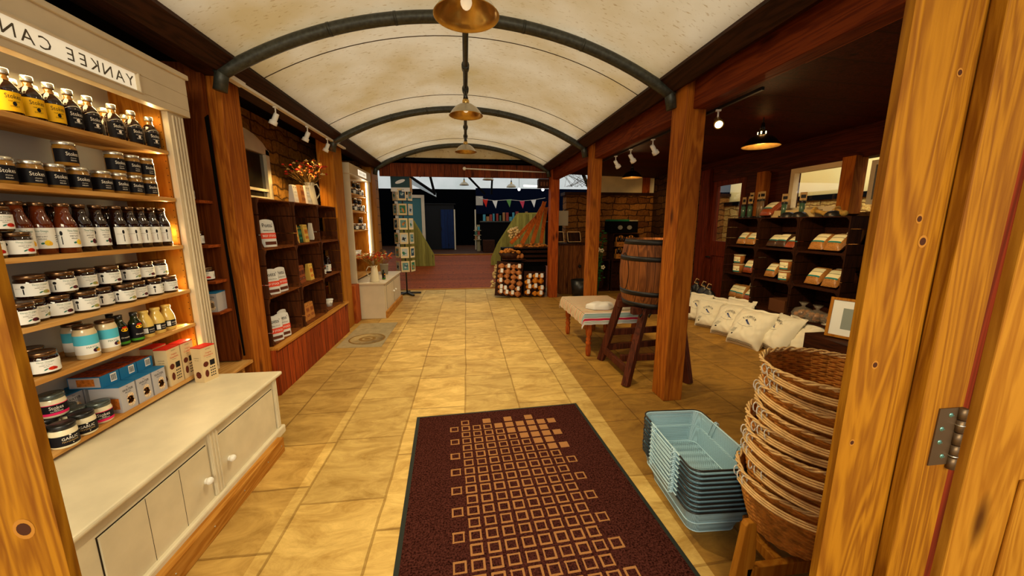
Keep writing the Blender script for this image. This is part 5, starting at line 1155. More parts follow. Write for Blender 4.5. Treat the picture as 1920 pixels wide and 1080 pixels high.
P('leg', PINE, t, lambda m: (setattr(m, 'M', Matrix.Translation((-1.40, -1.25, 0))), m.extr([(1.66, 0), (1.72, 0), (1.69, .36), (1.665, .36)], lambda u, v, w: (u, 1.13 + w, v), .03)), bevel=.004)
P('rail', PINE, t, lambda m: (setattr(m, 'M', Matrix.Translation((-1.40, -1.25, 0))), m.box(1.11, 1.68, 1.13, 1.16, .10, .16), m.box(1.32, 1.68, 1.36, 1.39, .10, .16), m.box(1.26, 1.30, 1.16, 1.36, .11, .16), m.box(1.54, 1.58, 1.16, 1.36, .11, .16)), bevel=.004)
P('leg', PINE, t, lambda m: (setattr(m, 'M', Matrix.Translation((-1.40, -1.25, 0))), m.box(1.30, 1.34, 1.36, 1.39, 0, .16)), bevel=.004)

# ================================================================== RIGHT ROOM: dark crates, seed bags, sacks
CRX = 4.135
CD = make_crate('dark_crate', .60, .405, .36, CRATED, CRATED_Z)
g = 'dark wooden crates of the right shelving'
RY = (4.86, 4.255, 3.65)
for r in range(4):
    for c in range(3):
        put(CD, (CRX, RY[c], .002 + r * .4065), -FACE, 'dark wooden crate, %s row from the floor, %s column of the right shelving' % (ORD[r], coln[c]), g)
zq = [.013 + r * .4065 for r in range(4)]; zqt = .002 + 4 * .4065
BAGL = [flat('seed_label', (.85, .76, .46), .5), flat('seed_teal', (.02, .20, .20), .5), INK]
def seedbag(name, col, col2):
    t = thing(name, '', 'bag')
    gm = flat(name + '_fill', col, .4, noise=.6, nscale=160, coat=.3)
    def shp(u, v, s_): # lying/leaning pillow: width x, height z
        a = 2 * u - 1; b = 2 * v - 1
        th = .052 * max(0, 1 - a ** 4) ** .5 * max(0, 1 - abs(b) ** 3) ** .6
        return (a * .085 * (1 - .1 * b * b), s_ * th, .12 + b * .12)
    P('filled_bag', gm, t, lambda m: (m.grid(lambda u, v: shp(u, v, -1), 12, 14), m.grid(lambda u, v: shp(u, v, 1), 12, 14)))
    fr = lambda x, z: (x, shp((x / .085 + 1) / 2, z / .24, -1)[1] - .002, z)
    P('label', BAGL, t, lambda m: (m.grid(lambda u, v: fr(-.062 + .124 * u, .085 + .105 * v), 8, 6, 0), m.grid(lambda u, v: fr(-.062 + .124 * u, .066 + .019 * v), 8, 2, 1), m.grid(lambda u, v: (lambda p: (p[0], p[1] - .0008, p[2]))(fr(-.062 + .124 * u, .135 + .005 * v)), 8, 1, 2)))
    return t
SD1 = seedbag('seed_bag', (.48, .20, .04), 0); SD2 = seedbag('peanut_bag', (.32, .06, .012), 0); SD3 = seedbag('dark_seed_bag', (.07, .03, .012), 0)
def seedtub():
    t = thing('seed_tub', '', 'tub')
    P('tub', flat('tub_seed', (.42, .14, .03), .3, coat=.4, noise=.3, nscale=120), t, lambda m: m.lathe([(0, 0), (.062, 0), (.072, .12), (0, .12)], 24))
    P('lid', flat('tub_lid', (.55, .42, .22), .4), t, lambda m: m.lathe([(.074, .117), (.077, .12), (.077, .132), (.07, .134), (0, .134)], 24))
    P('label', BAGL, t, lambda m: (band(m, .0735, .035, .105, -.75, .75, 0), band(m, .0725, .018, .035, -.75, .75, 1), band(m, .0742, .066, .069, -.75, .75, 2), m.rect(-.0, .02, -.004, .004, lambda x, y: (.0745 * math.sin(x / .074 + .2), -.0745 * math.cos(x / .074 + .2), .05 + y), 2)))
    return t
STB = seedtub()
g = 'bird seed bags in the right crates'
LX = 4.03
items = [(SD1, 4.95, 3, -.75, 'top left crate, left'), (SD1, 4.77, 3, -.75, 'top left crate, right'), (SD3, 4.40, 3, -.9, 'top centre crate, left'), (SD3, 4.26, 3, -.8, 'top centre crate, middle'), (SD2, 4.11, 3, -1.0, 'top centre crate, right'),
    (SD1, 3.77, 3, -.85, 'top right crate, front left'), (SD1, 3.58, 3, -.85, 'top right crate, front right'),
    (SD2, 4.76, 2, -.6, 'second left crate, beside the tubs'), (SD1, 4.37, 2, -.7, 'second centre crate, front left'), (SD1, 3.76, 2, -.8, 'second right crate, left'), (SD1, 3.55, 2, -.8, 'second right crate, right'),
    (SD1, 5.02, 1, -.6, 'third left crate, left'), (SD1, 4.88, 1, -.5, 'third left crate, middle'), (SD2, 4.73, 1, -.8, 'third left crate, right')]
for pr_, y, r, tl, w_ in items: put(pr_, (LX + .02 * (r == 1), y, zq[r] + .022), -FACE + .12, 'bag of seed with cream label, ' + w_, g, tilt=(tl, 0), scale=1.08 if y < 4 else .95)
for pr_, x, y, r, tl, w_ in ((SD1, 4.17, 3.52, 3, -.5, 'top right crate, leaning at the back'), (SD1, 4.20, 3.70, 3, -.9, 'top right crate, at the back'), (SD1, 4.19, 4.44, 2, -1.2, 'second centre crate, lying behind'), (SD1, 4.19, 3.66, 2, -.9, 'second right crate, at the back'), (SD2, 4.20, 4.74, 2, -.4, 'second left crate, behind the tubs'), (SD2, 4.20, 4.82, 1, -.3, 'third left crate, on top')):
    put(pr_, (x, y, zq[r] + .05), -FACE, 'bag of seed in the ' + w_, g, tilt=(tl, 0), scale=1.05)
for y, c_ in ((4.94, 'left'), (4.13, 'centre')):
    for k in (0, 1): put(STB, (4.04, y, zq[2] + .136 * k), -FACE + .25, 'lidded seed tub in the second %s crate, %s' % (c_, ('lower', 'upper')[k]), 'seed tubs')
o = P('brown_carton', flat('carton_brown', (.10, .035, .012), .7), None, lambda m: m.box(3.98, 4.26, 4.02, 4.26, zq[1], zq[1] + .16)); tag(o, 'dark brown carton in the third centre crate', 'box')
# bags of nuts in the third right crate
NUT = flat('brown_bulb', (.34, .13, .03), .5, noise=.4, nscale=30); CEL = flat('cellophane', (.5, .42, .32), .15, alpha=.22)
def nutbag():
    t = thing('bulb_bag', '', 'bag'); rnd = random.Random(4)
    for i in range(14):
        a = rnd.uniform(0, 2 * PI); r = rnd.uniform(.0, .07); P('bulb', NUT, t, lambda m: m.sphere((r * math.cos(a), r * math.sin(a), .028 + .028 * (i // 5)), .030, 9, 6, 0, (1, 1, .85)))
    P('bag_film', CEL, t, lambda m: m.lathe([(0, 0), (.10, .01), (.115, .06), (.085, .12), (.02, .145), (.015, .155), (.05, .20), (0, .17)], 18))
    return t
NB = nutbag()
for y, x in ((3.80, 4.02), (3.62, 4.02), (3.46, 4.06)): put(NB, (x, y, zq[1]), y * 7, 'tied bag of brown bulbs in the third right crate, ' + {3.80: 'left', 3.62: 'middle', 3.46: 'right'}[y], 'bags of bulbs')
# things on top of the dark crates
def feeder(h, c_, name='bird_feeder'):
    t = thing(name, '', 'bird feeder')
    P('tube', c_, t, lambda m: m.lathe([(0, .02), (.03, .02), (.03, h - .02), (0, h - .02)], 14)); P('cap', BLACKP, t, lambda m: m.lathe([(0, h), (.034, h - .005), (.036, h - .03), (0, h - .03)], 14)); P('tray', BLACKP, t, lambda m: m.lathe([(0, 0), (.05, 0), (.055, .02), (0, .02)], 14))
    P('header_card', [flat('card_print', (.40, .25, .10), .6), INK], t, lambda m: (m.box(-.035, .035, -.001, .001, h, h + .10), m.rect(-.025, .025, h + .03, h + .07, lambda x, y: (x, -.0015, y), 1)))
    P('hanging_wire', IRON, t, lambda m: m.tube([(.0, 0, h), (.012, 0, h + .04), (0, 0, h + .055), (-.012, 0, h + .04), (0, 0, h)], .002, 4))
    return t
FG = feeder(.20, flat('feeder_green', (.05, .10, .06), .2, coat=.4)); FB = feeder(.26, flat('feeder_seed', (.16, .10, .05), .2, coat=.4))
g = 'bird feeders on top of the dark crates'
for i, (x, y, p_) in enumerate(((4.08, 5.02, FG), (4.12, 4.93, FB), (4.05, 4.86, FG), (4.14, 4.80, FB), (4.10, 4.71, FB), (4.12, 4.36, FG), (4.12, 4.10, FG))):
    put(p_, (x, y, zqt), -FACE + .1 * i, 'tube bird feeder on top of the dark crates, %s from the left' % ORD[i], g)
put(SD2, (4.06, 4.60, zqt + .03), -FACE, 'bag of peanuts leaning on top of the dark crates', tilt=(-.9, 0), scale=1.15)
for i, y in enumerate((4.20, 4.04, 3.62)):
    o = P('black_bowl', BLACKP, None, lambda m: m.lathe([(.085, 0), (.08, .025), (.06, .05), (.03, .062), (0, .064)], 24)); o.location = (4.04, y, zqt); tag(o, 'upturned black bowl on top of the dark crates, %s from the left' % ORD[i], 'bowl', 'black bowls')
o = P('long_box', flat('pale_box', (.50, .36, .16), .6), None, lambda m: m.box(4.12, 4.22, 3.92, 4.55, zqt, zqt + .09)); tag(o, 'long pale box lying behind the black bowls on the dark crates', 'box')
HORN = flat('horn_yellow', (.48, .28, .06), .6, noise=.5, nscale=14)
for i, y in enumerate((3.78, 3.56)):
    o = thing('wooden_duck_house', 'yellow carved bone-like chew on top of the dark crates, ' + ('left' if i == 0 else 'right'), 'chew', (4.06, y, zqt), -.4 * i, 'bone-like chews'); o.name = 'bone_chew'
    P('shaft', HORN, o, lambda m: m.tube([(0, -.05, .03), (0, .0, .045), (.0, .09, .075)], [.03, .022, .028], 12)); P('knuckle_end', HORN, o, lambda m: (m.sphere((0.012, .10, .085), .03, 10, 7), m.sphere((-.02, .09, .06), .026, 10, 7))); P('knuckle_end', HORN, o, lambda m: m.sphere((0, -.065, .03), .032, 10, 7))
# feed sacks
SKM = flat('sack_white', (.84, .78, .62), .5, noise=.06, nscale=5); BIRD = flat('bird_blue', (.03, .05, .16), .5)
def sack(seed, nose=0.0):
    t = thing('feed_sack', '', 'sack'); rnd = random.Random(seed); ph = [rnd.uniform(0, 6) for _ in range(6)]
    Wd, Hh = .225, .50
    def shp(u, v, s_):
        a = 2 * u - 1; b = 2 * v - 1; c = max(0, 1 - abs(a) ** 3.2) ** .55; d = max(0, 1 - abs(b) ** 3.5) ** .6
        sag = 1 + .35 * (-b)
        th = .135 * c * d * sag
        wr = .006 * math.sin(9 * b + 5 * a + ph[0]) * math.sin(7 * a + ph[1]) + .004 * math.sin(21 * a * (b + 1.3) + ph[2]) + .005 * math.sin(16 * b + 3 * math.sin(5 * a + ph[3]))
        x = a * Wd * (1 + .06 * math.sin(3 * b + ph[4]) - .04 * abs(b)); z = Hh / 2 + b * Hh / 2 + nose * (a ** 3) * max(0, b) * .08 + .02 * abs(a) ** 4 * (1 if b > 0 else -1) * (abs(b) ** 4)
        return Vector((x, s_ * (th + wr * c * d), z))
    P('sack_body', SKM, t, lambda m: (m.grid(lambda u, v: shp(u, v, -1), 36, 40), m.grid(lambda u, v: shp(u, v, 1), 24, 28)))
    def fr(x, z, o_=.0025): p = shp(min(.999, max(.001, (x / Wd + 1) / 2)), min(.999, max(.001, z / Hh)), -1); return (p.x, p.y - o_, p.z)
    def art(m):
        word = 'EYEBROOK'; n = len(word)
        for i, ch in enumerate(word):
            a = PI * .80 - PI * .60 * i / (n - 1); cx, cz = .085 * math.cos(a), .285 + .085 * math.sin(a); rot = a - PI / 2
            m.text(ch, .026, lambda x, y: fr(cx + x * math.cos(rot) - y * math.sin(rot), cz + x * math.sin(rot) + y * math.cos(rot)), 0)
        for i, ch in enumerate('WILDBIRDFEEDS'):
            a = PI * 1.25 - PI * .42 * i / 12 if False else PI * .78 - PI * .56 * i / 12; cx, cz = .064 * math.cos(a), .285 + .064 * math.sin(a); rot = a - PI / 2
            m.text(ch, .008, lambda x, y: fr(cx + x * math.cos(rot) - y * math.sin(rot), cz + x * math.sin(rot) + y * math.cos(rot)), 0)
        bd = lambda x, y: fr(x, .285 + y, .003)
        m.disc(.0, .002, .040, .013, bd, 1, 14, -.75); m.disc(-.018, .026, .013, .012, bd, 1, 10); m.disc(.034, -.022, .026, .005, bd, 1, 8, -.45); m.disc(-.006, -.006, .026, .008, lambda x, y: fr(x, .285 + y, .0036), 2, 10, -.75)
        m.tube([fr(-.10 + .19 * q / 14, .245 - .028 * math.sin(PI * q / 14)) for q in range(15)], .0012, 4, 0)
        for q in range(4): m.grid(lambda u, v: fr(-.12 + .055 * u - .01 * q, .165 - .014 * q + .004 * v), 4, 1, 0)
        m.grid(lambda u, v: fr(-.13 + .03 * u, .085 + .02 * v), 4, 1, 0)
        for q in range(3): m.grid(lambda u, v: fr(-.19 + .36 * u, .030 - .009 * q + .003 * v), 14, 1, 0)
    P('print', [INK, BIRD, PAPER], t, art)
    P('stitched_seam', SKM, t, lambda m: (m.grid(lambda u, v: (lambda p: (p.x, p.y, Hh - .006 + .028 * v + .006 * math.sin(14 * u)))(shp(u, .998, -1)), 20, 2)))
    return t
K1, K2, K3 = sack(1), sack(5, 1.0), sack(9)
g = 'white feed sacks on the floor'
for p_, x, y, z, rz, tl, w_, sc in ((K1, 3.66, 5.28, .0, -62, -.30, 'at the far left of the heap', .86), (K3, 3.58, 4.90, .0, -58, -.34, 'second from the left, overlapping the first', .84), (K2, 3.78, 5.02, .0, -70, -.35, 'standing behind the two left sacks', .84),
        (K2, 3.56, 4.46, .0, -66, -.50, 'in the middle, behind the big front one', .95), (K1, 3.76, 4.62, .0, -72, -.40, 'upright at the back of the middle', .98), (K3, 3.48, 4.06, .0, -74, -.60, 'big and frontmost, whole bird print showing', 1.02),
        (K1, 3.68, 3.90, .01, -98, -.62, 'slumped just right of the front one', 1.0), (K2, 3.86, 3.74, .01, -112, -.58, 'at the far right, bluish in the shade', .95)):
    put(p_, (x, y, z), math.radians(rz), 'white feed sack with a blue bird print, ' + w_, g, tilt=(tl, 0), scale=sc)
# charcoal bags by the door
def charcoal():
    t = thing('charcoal_bag', '', 'bag')
    P('bag', flat('charcoal_black', (.012, .010, .010), .35), t, lambda m: m.lathe([(0, 0), (.13, 0), (.15, .08), (.14, .30), (.09, .42), (.03, .47), (.05, .52), (0, .5)], 16, 0, 1, .6))
    P('rope_tie', WICL, t, lambda m: m.tube([(.03, -.02, .47), (-.03, -.03, .49), (-.02, .02, .56), (.03, .01, .55)], .009, 6))
    P('label', [OR_, INKW], t, lambda m: (m.disc(0, 0, .05, .04, lambda x, y: (x, -.094 + .4 * x * x * 8, .25 + y), 0, 12), m.text('COAL', .03, lambda x, y: (x, -.094, .15 + y), 1, maxw=.12)))
    return t
CH = charcoal()
for i, (x, y) in enumerate(((4.0, 5.50), (4.08, 5.75), (4.15, 6.05), (3.95, 6.0))): put(CH, (x, y, 0), math.radians(-60), 'black charcoal bag tied with pale rope, ' + ('nearest the crates', 'second from the crates', 'against the door', 'farthest left')[i], 'charcoal bags')
# framed picture, box, trug
o = thing('framed_picture', 'wood framed picture with a pale mount, leaning at the right end of the crates', 'picture', (3.72, 3.02, .42), math.radians(-62), tilt=(-.15, 0))
P('frame', PINE, o, lambda m: (m.box(-.17, -.145, -.012, .012, 0, .40), m.box(.145, .17, -.012, .012, 0, .40), m.box(-.145, .145, -.012, .012, 0, .025), m.box(-.145, .145, -.012, .012, .375, .40)))
P('mount', [PAPER, flat('print_grey', (.25, .28, .26), .6)], o, lambda m: (m.box(-.145, .145, -.004, .004, .025, .375), m.face([(-.06, -.005, .09), (.06, -.005, .09), (.06, -.005, .30), (-.06, -.005, .30)], 1)))
o = P('low_wooden_box', CRATED, None, lambda m: m.box(3.55, 3.95, 2.75, 3.30, 0, .41), bevel=.004); tag(o, 'dark low wooden box under the framed picture', 'box')
t = thing('trug', 'shallow basket with a tan rim and red handles, behind the wicker stack', 'basket', (2.45, 2.10, .0), .5)
P('bowl', WIC, t, lambda m: m.lathe([(0, .30), (.16, .30), (.22, .42), (.21, .42), (.15, .31), (0, .31)], 30)); P('rim', WICL, t, lambda m: m.tube([(.22 * math.cos(a), .22 * math.sin(a), .42) for a in [2 * PI * k / 30 for k in range(30)]], .012, 8, closed=True))
P('handle', RED, t, lambda m: m.tube([(-.12, 0, .40), (-.05, .0, .46), (.05, 0, .47), (.12, 0, .42)], .014, 8)); P('stand', DARKW, t, lambda m: m.box(-.12, .12, -.12, .12, 0, .30))

# ================================================================== FAR RIGHT: stone wall corner, tubs, carriers
t = thing('wooden_bin', 'tall planked wooden bin with a knob, below two wire-rimmed trays', 'bin', (2.32, 7.95, 0))
P('planks', planks('bin_planks', (.26, .09, .02), (.11, .03, .006), 'X', .105), t, lambda m: m.box(-.30, .30, -.2, .2, .0, 1.08), bevel=.005)
P('top_board', DARKW, t, lambda m: m.box(-.33, .33, -.22, .22, 1.08, 1.12)); P('knob', IRON, t, lambda m: m.sphere((.16, -.22, .62), .035, 10, 7))
o = P('black_bucket', BLACKP, None, lambda m: m.lathe([(0, 0), (.17, 0), (.21, .36), (.2, .36), (.16, .02), (0, .02)], 24)); o.location = (2.42, 7.45, 0); tag(o, 'black bucket in front of the planked bin', 'bucket')
for x, a, w_, sc in ((2.03, .0, 'small squarish', .85), (2.38, .1, 'wider tilted', 1.15)):
    t = thing('wire_rim_tray', w_ + ' tray with a pale rim leaning on top of the planked bin', 'tray', (x, 7.86, 1.13), a, 'pale rimmed trays', (-.35, 0))
    q = .13 * sc
    P('rim', WICL, t, lambda m: m.tube([(x_, -.02, .13 + y_) for x_, y_ in rrect(q, .115, .02)], .008, 6, closed=True)); P('tray_box', DARKW, t, lambda m: (m.box(-q, q, .05, .06, .015, .245), m.box(-q, -q + .008, -.02, .05, .02, .24), m.box(q - .008, q, -.02, .05, .02, .24), m.box(-q, q, -.02, .05, .015, .025)))
    for k in range(4): P('wire', IRON, t, lambda m: m.tube([(-q + q * .4 * (k + 1), .045, .02), (-q + q * .4 * (k + 1), .045, .24)], .003, 4))
# beer carriers in crates against the stone wall
put(CD, (3.62, 8.12, .74), 0, 'dark crate on end holding four bottle carriers at the stone wall', 'crates at the back stone wall', scale=(1.05, .9, 1.45))
put(CD, (3.62, 8.12, .002), 0, 'dark crate on the floor below the bottle carriers', 'crates at the back stone wall', scale=(1.05, .9, 1.8))
put(CD, (2.95, 8.12, .002), 0, 'dark crate on the floor left of the bottle carriers', 'crates at the back stone wall', scale=(1.05, .9, 1.8))
def carrier():
    t = thing('bottle_carrier', '', 'carrier')
    P('carton', flat('carrier_orange', (.50, .20, .035), .6), t, lambda m: (m.box(-.10, .10, -.06, .06, 0, .10), m.extr([(-.10, .10), (.10, .10), (.10, .20), (.02, .25), (-.10, .20)], lambda u, v, w: (u, -.003 + w, v), .006)))
    for i in range(3): P('bottle', GLASSD, t, lambda m: m.lathe([(0, .10), (.026, .10), (.026, .16), (.012, .20), (.012, .235), (0, .235)], 10, c=(-.062 + .062 * i, -.033, 0)))
    P('label', [INK], t, lambda m: (m.text('ALE', .04, lambda x, y: (x, -.0606, .05 + y), 0), m.face([(-.03, -.0035, .12), (.03, -.0035, .12), (.03, -.0035, .19), (-.03, -.0035, .19)], 0)))
    return t
CR_ = carrier()
for i, (x, z) in enumerate(((3.50, .757), (3.74, .757), (3.50, 1.03), (3.74, 1.03))): put(CR_, (x, 8.0, z), 0, 'orange-brown bottle carrier at the stone wall, ' + ('lower left', 'lower right', 'upper left', 'upper right')[i], 'bottle carriers', scale=1.05)
o = P('carrier_shelf', DARKW, None, lambda m: m.box(3.33, 3.91, 7.97, 8.26, 1.015, 1.03)); tag(o, 'thin dark shelf between the two rows of bottle carriers', 'shelf')
t = thing('dark_hamper', 'black boxes with a green cover stacked above the bottle carriers', 'box', (3.55, 8.1, 1.34))
P('box_body', BLACK, t, lambda m: m.box(-.34, .34, -.14, .14, 0, .26)); P('green_cover', flat('green_cover', (.01, .12, .05), .5), t, lambda m: m.box(-.33, .12, -.15, .14, .26, .30)); P('pale_cover', flat('pale_cover', (.30, .30, .2), .5), t, lambda m: m.box(.13, .33, -.15, .14, .26, .285))
for x_ in (-.08, .14): P('basket_print', flat('dim_white', (.2, .2, .18), .5), t, lambda m: m.disc(0, 0, .06, .05, lambda x, y: (x_ + x, -.1415, .12 + y), 0, 8))
t = thing('flowering_plant', 'green plant with white flowers growing beside the far timber post', 'plant', (2.86, 7.6, .0))
rp = random.Random(3); LG = flat('leaf_green2', (.02, .09, .02), .6)
P('stem', LG, t, lambda m: [m.tube([(0, 0, 0), (rp.uniform(-.05, .05), rp.uniform(-.05, .05), .5), (rp.uniform(-.12, .12), rp.uniform(-.1, .1), rp.uniform(.8, 1.35))], .006, 5) for _ in range(7)])
P('foliage', LG, t, lambda m: [m.sphere((rp.uniform(-.12, .12), rp.uniform(-.1, .1), rp.uniform(.3, 1.4)), rp.uniform(.02, .045), 6, 4, 0, (1, 1, .5)) for _ in range(70)])['kind'] = 'stuff'
P('white_flower', flat('petal', (.7, .65, .45), .6), t, lambda m: [m.sphere((c0 + .03 * math.cos(b), -.12, c1 + .03 * math.sin(b)), .02, 6, 4) for c0, c1 in ((.02, .98), (-.06, 1.0), (.06, .62)) for b in (0, 1.25, 2.5, 3.8, 5)])['kind'] = 'stuff'
lamp('back_wall_spot', 'SPOT', (3.6, 6.9, 2.35), 30, (1, .6, .22), aim((3.6, 6.9, 2.35), (4.4, 8.5, 1.4)), .05, spot=70)

# ================================================================== FAR CENTRE: produce display
t = thing('produce_rack', 'dark tiered rack carrying baskets, wooden boards and netted produce', 'rack', (1.25, 8.0, 0))
def R_(f):
    def g(m): m.M = Matrix.Translation((-1.25, -8.0, 0)); f(m)
    return g
P('frame', BLACK, t, R_(lambda m: (m.box(.78, 1.75, 7.86, 8.3, .02, .62), m.box(.78, 1.82, 7.95, 8.3, .62, 1.02))))
P('slat', CRATED, t, R_(lambda m: [m.box(1.20, 1.80, 7.84, 7.862, z_, z_ + .05) for z_ in (.72, .82, .92)]))
BRD = wood('display_board', (.42, .10, .010), (.22, .04, .004), 'Z')
apex = (1.70, 8.02, 2.02)
for i, (bx_, by_, bw) in enumerate(((.95, 7.78, .075), (1.18, 7.72, .085), (1.40, 7.72, .075), (1.60, 7.76, .065))):
    o = thing('leaning_board', 'long orange-brown board leaning to a point above the produce, %s from the left' % ORD[i], 'board', (bx_, by_, 1.13), 0, 'leaning boards')
    P('board', BRD, o, lambda m: m.beam((0, 0, 0), (apex[0] - bx_ + .04 * (i - 1.5), apex[1] - by_, apex[2] - 1.13 - .12 * abs(i - 2)), bw, .02, 0, (0, 1, 0)), bevel=.004)
    P('side_lip', BRD, o, lambda m: m.beam((bw * .5, -.02, 0), (apex[0] - bx_ + .04 * (i - 1.5) + bw * .5, apex[1] - by_ - .02, apex[2] - 1.13 - .12 * abs(i - 2)), .012, .04, 0, (0, 1, 0)))
WAL = flat('kindling', (.42, .22, .08), .8, noise=.5, nscale=50); ORG = flat('dried_fruit', (.48, .17, .025), .7, noise=.5, nscale=40); GAR = flat('garlic_pale', (.55, .38, .17), .7, noise=.4, nscale=40)
def heap(name, lab, loc, sx, sy, sz, n, r, mat, cat='produce', grp=None, tag_=0):
    t = thing(name, lab, cat, loc, 0, grp); rnd = random.Random(n + int(loc[0] * 50))
    for _ in range(min(n, 95)):
        a, b = rnd.uniform(-1, 1), rnd.uniform(-1, 1); h = sz * (1 - .5 * (a * a + b * b))
        P(cat + '_piece', mat, t, lambda m: m.sphere((a * sx, b * sy, r * .5 + rnd.uniform(0, 1) * max(0, h)), r * rnd.uniform(.7, 1.1), 7, 5, 0, (1, rnd.uniform(.6, 1), rnd.uniform(.5, 1))))
    return t
# two trays with dried bundles
o = heap('dried_bundle_tray', 'long basket of orange-brown dried bundles on top of the rack', (1.42, 7.80, 1.03), .36, .09, .06, 60, .045, ORG, 'bundle')
P('basket', DARKW, o, lambda m: m.box(-.40, .40, -.12, .14, -.005, .02))
o = heap('dried_bundle_tray', 'small basket of orange-brown bundles at the left of the rack', (.92, 7.74, .92), .20, .10, .06, 34, .04, ORG, 'bundle')
P('basket', DARKW, o, lambda m: m.lathe([(0, -.12), (.16, -.12), (.24, .01), (0, .01)], 20, 0, 1, .55)); P('support', BLACK, o, lambda m: m.box(-.04, .04, .02, .12, -.92, -.10))
heap('dried_bundle', 'bunch of tan dried sticks hanging at the upper left of the rack', (1.04, 7.9, 1.22), .12, .08, .26, 45, .04, GAR, 'stick')
def netsack(name, lab, loc, rz, tilt, cols, rows, r, mat, tagn, seed):
    t = thing(name, lab, 'display', loc, rz, None, tilt); rnd = random.Random(seed)
    P('crate_back', CRATED, t, lambda m: m.box(-cols * r - .02, cols * r + .02, .0, .10, 0, rows * r * 1.75 + .05))
    for j in range(rows):
        for i in range(cols):
            x = (i - (cols - 1) / 2) * 2 * r + rnd.uniform(-.35, .35) * r; z = r + j * r * 1.75 + rnd.uniform(-.3, .3) * r; q = r; rr_ = r * rnd.uniform(.85, 1.2)
            b = P('net_bag', mat, t, lambda m: [m.sphere((x + dx * r * .5, -.02 + dy * r * .5 - r * .4, z + dz * r * .4), rr_ * .62, 8, 6) for dx, dy, dz in ((-.8, 0, 0), (.8, 0, .2), (0, -.5, -.7), (.1, -.4, .8))])
            if rnd.random() < tagn: P('paper_tag', PAPER, b, lambda m: m.box(x - r * .4, x + r * .45, -.02 - r * 1.62, -.02 - r * 1.58, z - r * .4, z + r * .9))
    return t
ONI = flat('onion_skin', (.46, .17, .05), .5, noise=.4, nscale=20); ORA = flat('orange_skin', (.58, .20, .015), .5, noise=.2, nscale=20); PAL = flat('potato_skin', (.50, .30, .16), .6, noise=.3, nscale=20)
netsack('onion_display', 'tall leaning display of netted onions with paper tags', (.86, 7.50, .03), .0, (-.22, .10), 4, 6, .065, ONI, .45, 2)
netsack('orange_display', 'leaning display of netted orange bags with white tags', (1.42, 7.52, .02), .0, (-.20, .05), 3, 4, .068, ORA, .8, 3)
o = thing('potato_tray', 'row of round brown loaves above the netted onions', 'tray', (1.0, 7.72, .80))
for i in range(5): P('round_loaf', ONI, o, lambda m: m.sphere((-.16 + i * .085, 0, .06), .058, 12, 8, 0, (.85, 1, 1)))
P('ledge', DARKW, o, lambda m: m.box(-.24, .26, -.06, .14, -.02, .004))
heap('garlic_bunch', 'pale bunch of garlic hanging at the left end of the rack', (.66, 7.70, .38), .09, .06, .32, 50, .035, GAR, 'bulb')
heap('wrapped_sticks', 'small wrapped bunch hanging at the lower left of the rack', (.56, 7.66, .20), .05, .04, .16, 16, .035, GAR, 'stick')

# ramp balustrades
def wing(side, lab, pts):
    t = thing('ramp_panel', lab, 'panel', (0, 11.0, 0), 0, 'sage boarded ramp panels')
    P('boards', planks('sage_boards', (.34, .30, .06), (.24, .20, .035), 'X', .10, (.08, .07, .015)), t, lambda m: m.extr(pts, lambda u, v, w: (u, w, v), .05))
    P('capping', GREENP, t, lambda m: [m.beam((a[0], .025, a[1]), (b[0], .025, b[1]), .08, .03, 0, (0, 1, 0)) for a, b in zip(pts[1:], pts[2:])])
wing(-1, 'sage green boarded panel with a sloping top at the left of the ramp', [(-1.9, .28), (-1.9, 1.66), (-1.52, 1.62), (-.98, .62), (-.98, .28)])
wing(1, 'sage green boarded panel with a sloping top at the right of the ramp', [(2.4, .28), (2.4, 1.84), (1.56, 1.82), (.98, .95), (.78, .50), (.78, .28)])

# rear hall shop counter and stock
t = thing('shop_counter', 'black shop counter beyond the ramp stacked with small goods', 'counter', (1.4, 14.0, .5))
P('cabinet', BLACK, t, lambda m: m.box(-.80, 1.9, 0, .7, 0, 1.10)); P('top', BLACKP, t, lambda m: m.box(-.85, 1.95, -.05, .75, 1.10, 1.14))
rr = random.Random(12); CC = [flat('goods_a', (.30, .14, .05), .6), flat('goods_b', (.05, .12, .08), .6), flat('goods_c', (.42, .36, .26), .6), flat('goods_d', (.25, .04, .03), .6), flat('goods_e', (.06, .25, .32), .5)]
for i in range(16):
    x = .66 + i * .125; h = rr.uniform(.14, .36); o = P('packaged_goods', CC[rr.randrange(5) if i != 8 else 4], None, lambda m: m.box(x, x + rr.uniform(.06, .11), 14.02, 14.15, 1.64, 1.64 + h), bevel=.006)
    tag(o, 'small packaged item on the rear counter, %s from the left' % (ORD + ['thirteenth', 'fourteenth', 'fifteenth', 'sixteenth'])[i], 'package', 'goods on the rear counter')
for i, z in enumerate((.95, 1.12, 1.30)):
    for j in range(2):
        o = P('packaged_goods', CC[(i + j * 2) % 5], None, lambda m: m.box(.34 + j * .11, .42 + j * .11, 14.0, 14.1, z, z + .13), bevel=.005); tag(o, 'small item on the narrow rear shelf, %s row, %s' % (ORD[2 - i], ('left', 'right')[j]), 'package', 'goods on the narrow rear shelf')
o = P('narrow_shelf', flat('shelf_cream_dim', (.30, .24, .12), .6), None, lambda m: (m.box(.42, .54, 14.1, 14.2, .5, 1.5), [m.box(.30, .58, 13.98, 14.14, z - .02, z) for z in (.95, 1.12, 1.30)])); tag(o, 'narrow cream shelf stand left of the rear counter', 'shelf')
o = P('white_cabinet_box', flat('meter_white', (.40, .38, .33), .5), None, lambda m: m.box(.40, .66, 13.95, 14.05, 2.22, 2.55)); tag(o, 'small pale wall box above the left end of the rear counter', 'box')
o = P('rear_dark_crate', CRATED, None, lambda m: m.box(.62, 1.05, 13.4, 13.8, .5, .95), bevel=.01); tag(o, 'dark crate on the floor before the rear counter', 'crate')
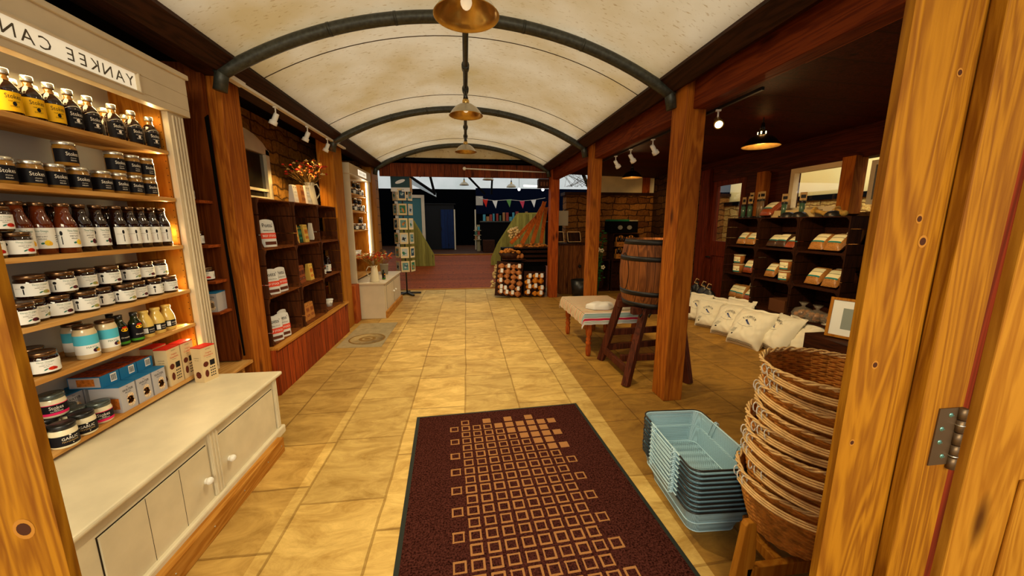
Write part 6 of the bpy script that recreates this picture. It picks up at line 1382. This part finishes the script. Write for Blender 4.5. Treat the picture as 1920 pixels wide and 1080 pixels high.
for i, (x, c_) in enumerate(((.74, RED), (1.10, PAPER), (1.62, flat('bunting_green', (.12, .30, .08), .7)), (2.12, flat('bunting_pink', (.55, .05, .10), .7)), (2.55, PAPER))):
    o = thing('bunting_flag', 'triangular bunting flag over the rear counter, %s from the left' % ORD[i], 'bunting', (x, 13.8, 2.42 - .04 * (i % 2)), 0, 'bunting flags'); P('cloth', c_, o, lambda m: m.extr([(-.10, 0), (.10, .02), (.03, -.28)], lambda u, v, w: (u, w, v), .004))
o = P('string', INKW, None, lambda m: m.tube([(.5, 13.8, 2.5), (.74, 13.8, 2.42), (1.1, 13.8, 2.38), (1.62, 13.8, 2.42), (2.12, 13.8, 2.38), (2.55, 13.8, 2.42), (3.0, 13.8, 2.5)], .006, 5)); tag(o, 'thin cord of the bunting over the rear counter', 'cord')
for i, (x, y, z) in enumerate(((-.02, 14, 2.95), (1.66, 13.4, 2.84), (-.01 + .75, 12.0, 2.92))):
    pendant('rear_pendant', 'small pale pendant lamp in the rear hall, ' + ('over the passage', 'over the counter', 'between the two others')[i], (x, y, z), drop=.8, g='rear hall pendant lamps')
o = P('strip_light', flat('tube_glow', (1, 1, .9), .4, emit=(1, .92, .75), es=3), None, lambda m: m.tube([(2.2, 14, 2.95), (3.4, 14, 2.93)], .03, 8)); tag(o, 'glowing fluorescent strip above the rear counter', 'strip light')
for i, x in enumerate((2.0, 2.9)):
    o = thing('hanging_bulb', 'round white bulb hanging over the rear counter, ' + ('left', 'right')[i], 'bulb', (x, 13.8, 2.80), 0, 'bare hanging bulbs'); P('globe', flat('globe_glow', (1, 1, 1), .3, emit=(1, .95, .85), es=3), o, lambda m: m.sphere((0, 0, 0), .055, 12, 8)); P('flex', IRON, o, lambda m: m.tube([(0, 0, .05), (0, 0, .6)], .006, 5))
t = thing('wall_heater', 'dark boxy heater hanging under the right end of the fascia', 'heater', (1.62, 7.62, 2.27)); P('casing', DARKW, t, lambda m: m.box(-.12, .12, -.06, .10, 0, .18), bevel=.01); P('grille', [flat('heater_front', (.14, .05, .02), .5)], t, lambda m: [m.box(-.08 + .06 * k, -.045 + .06 * k, -.064, -.06, .04, .12) for k in range(3)])
o = P('wall_panel_box', flat('panel_white', (.42, .36, .25), .5), None, lambda m: (m.box(2.10, 2.38, 8.40, 8.46, 1.50, 1.84))); tag(o, 'pale panel box fixed beside the far stone wall', 'panel')
rb = random.Random(8)
o = P('hanging_twigs', flat('twig', (.10, .07, .03), .8), None, lambda m: [m.tube([(2.9 + rb.uniform(-.4, .4), 9.2, 3.0), (2.9 + rb.uniform(-.5, .5), 9.15, 2.75), (2.9 + rb.uniform(-.5, .5), 9.1, 2.45)], .004, 4) for _ in range(26)]); tag(o, 'bare twiggy branches hanging in the bright gap above the stone wall', 'branches'); o['kind'] = 'stuff'
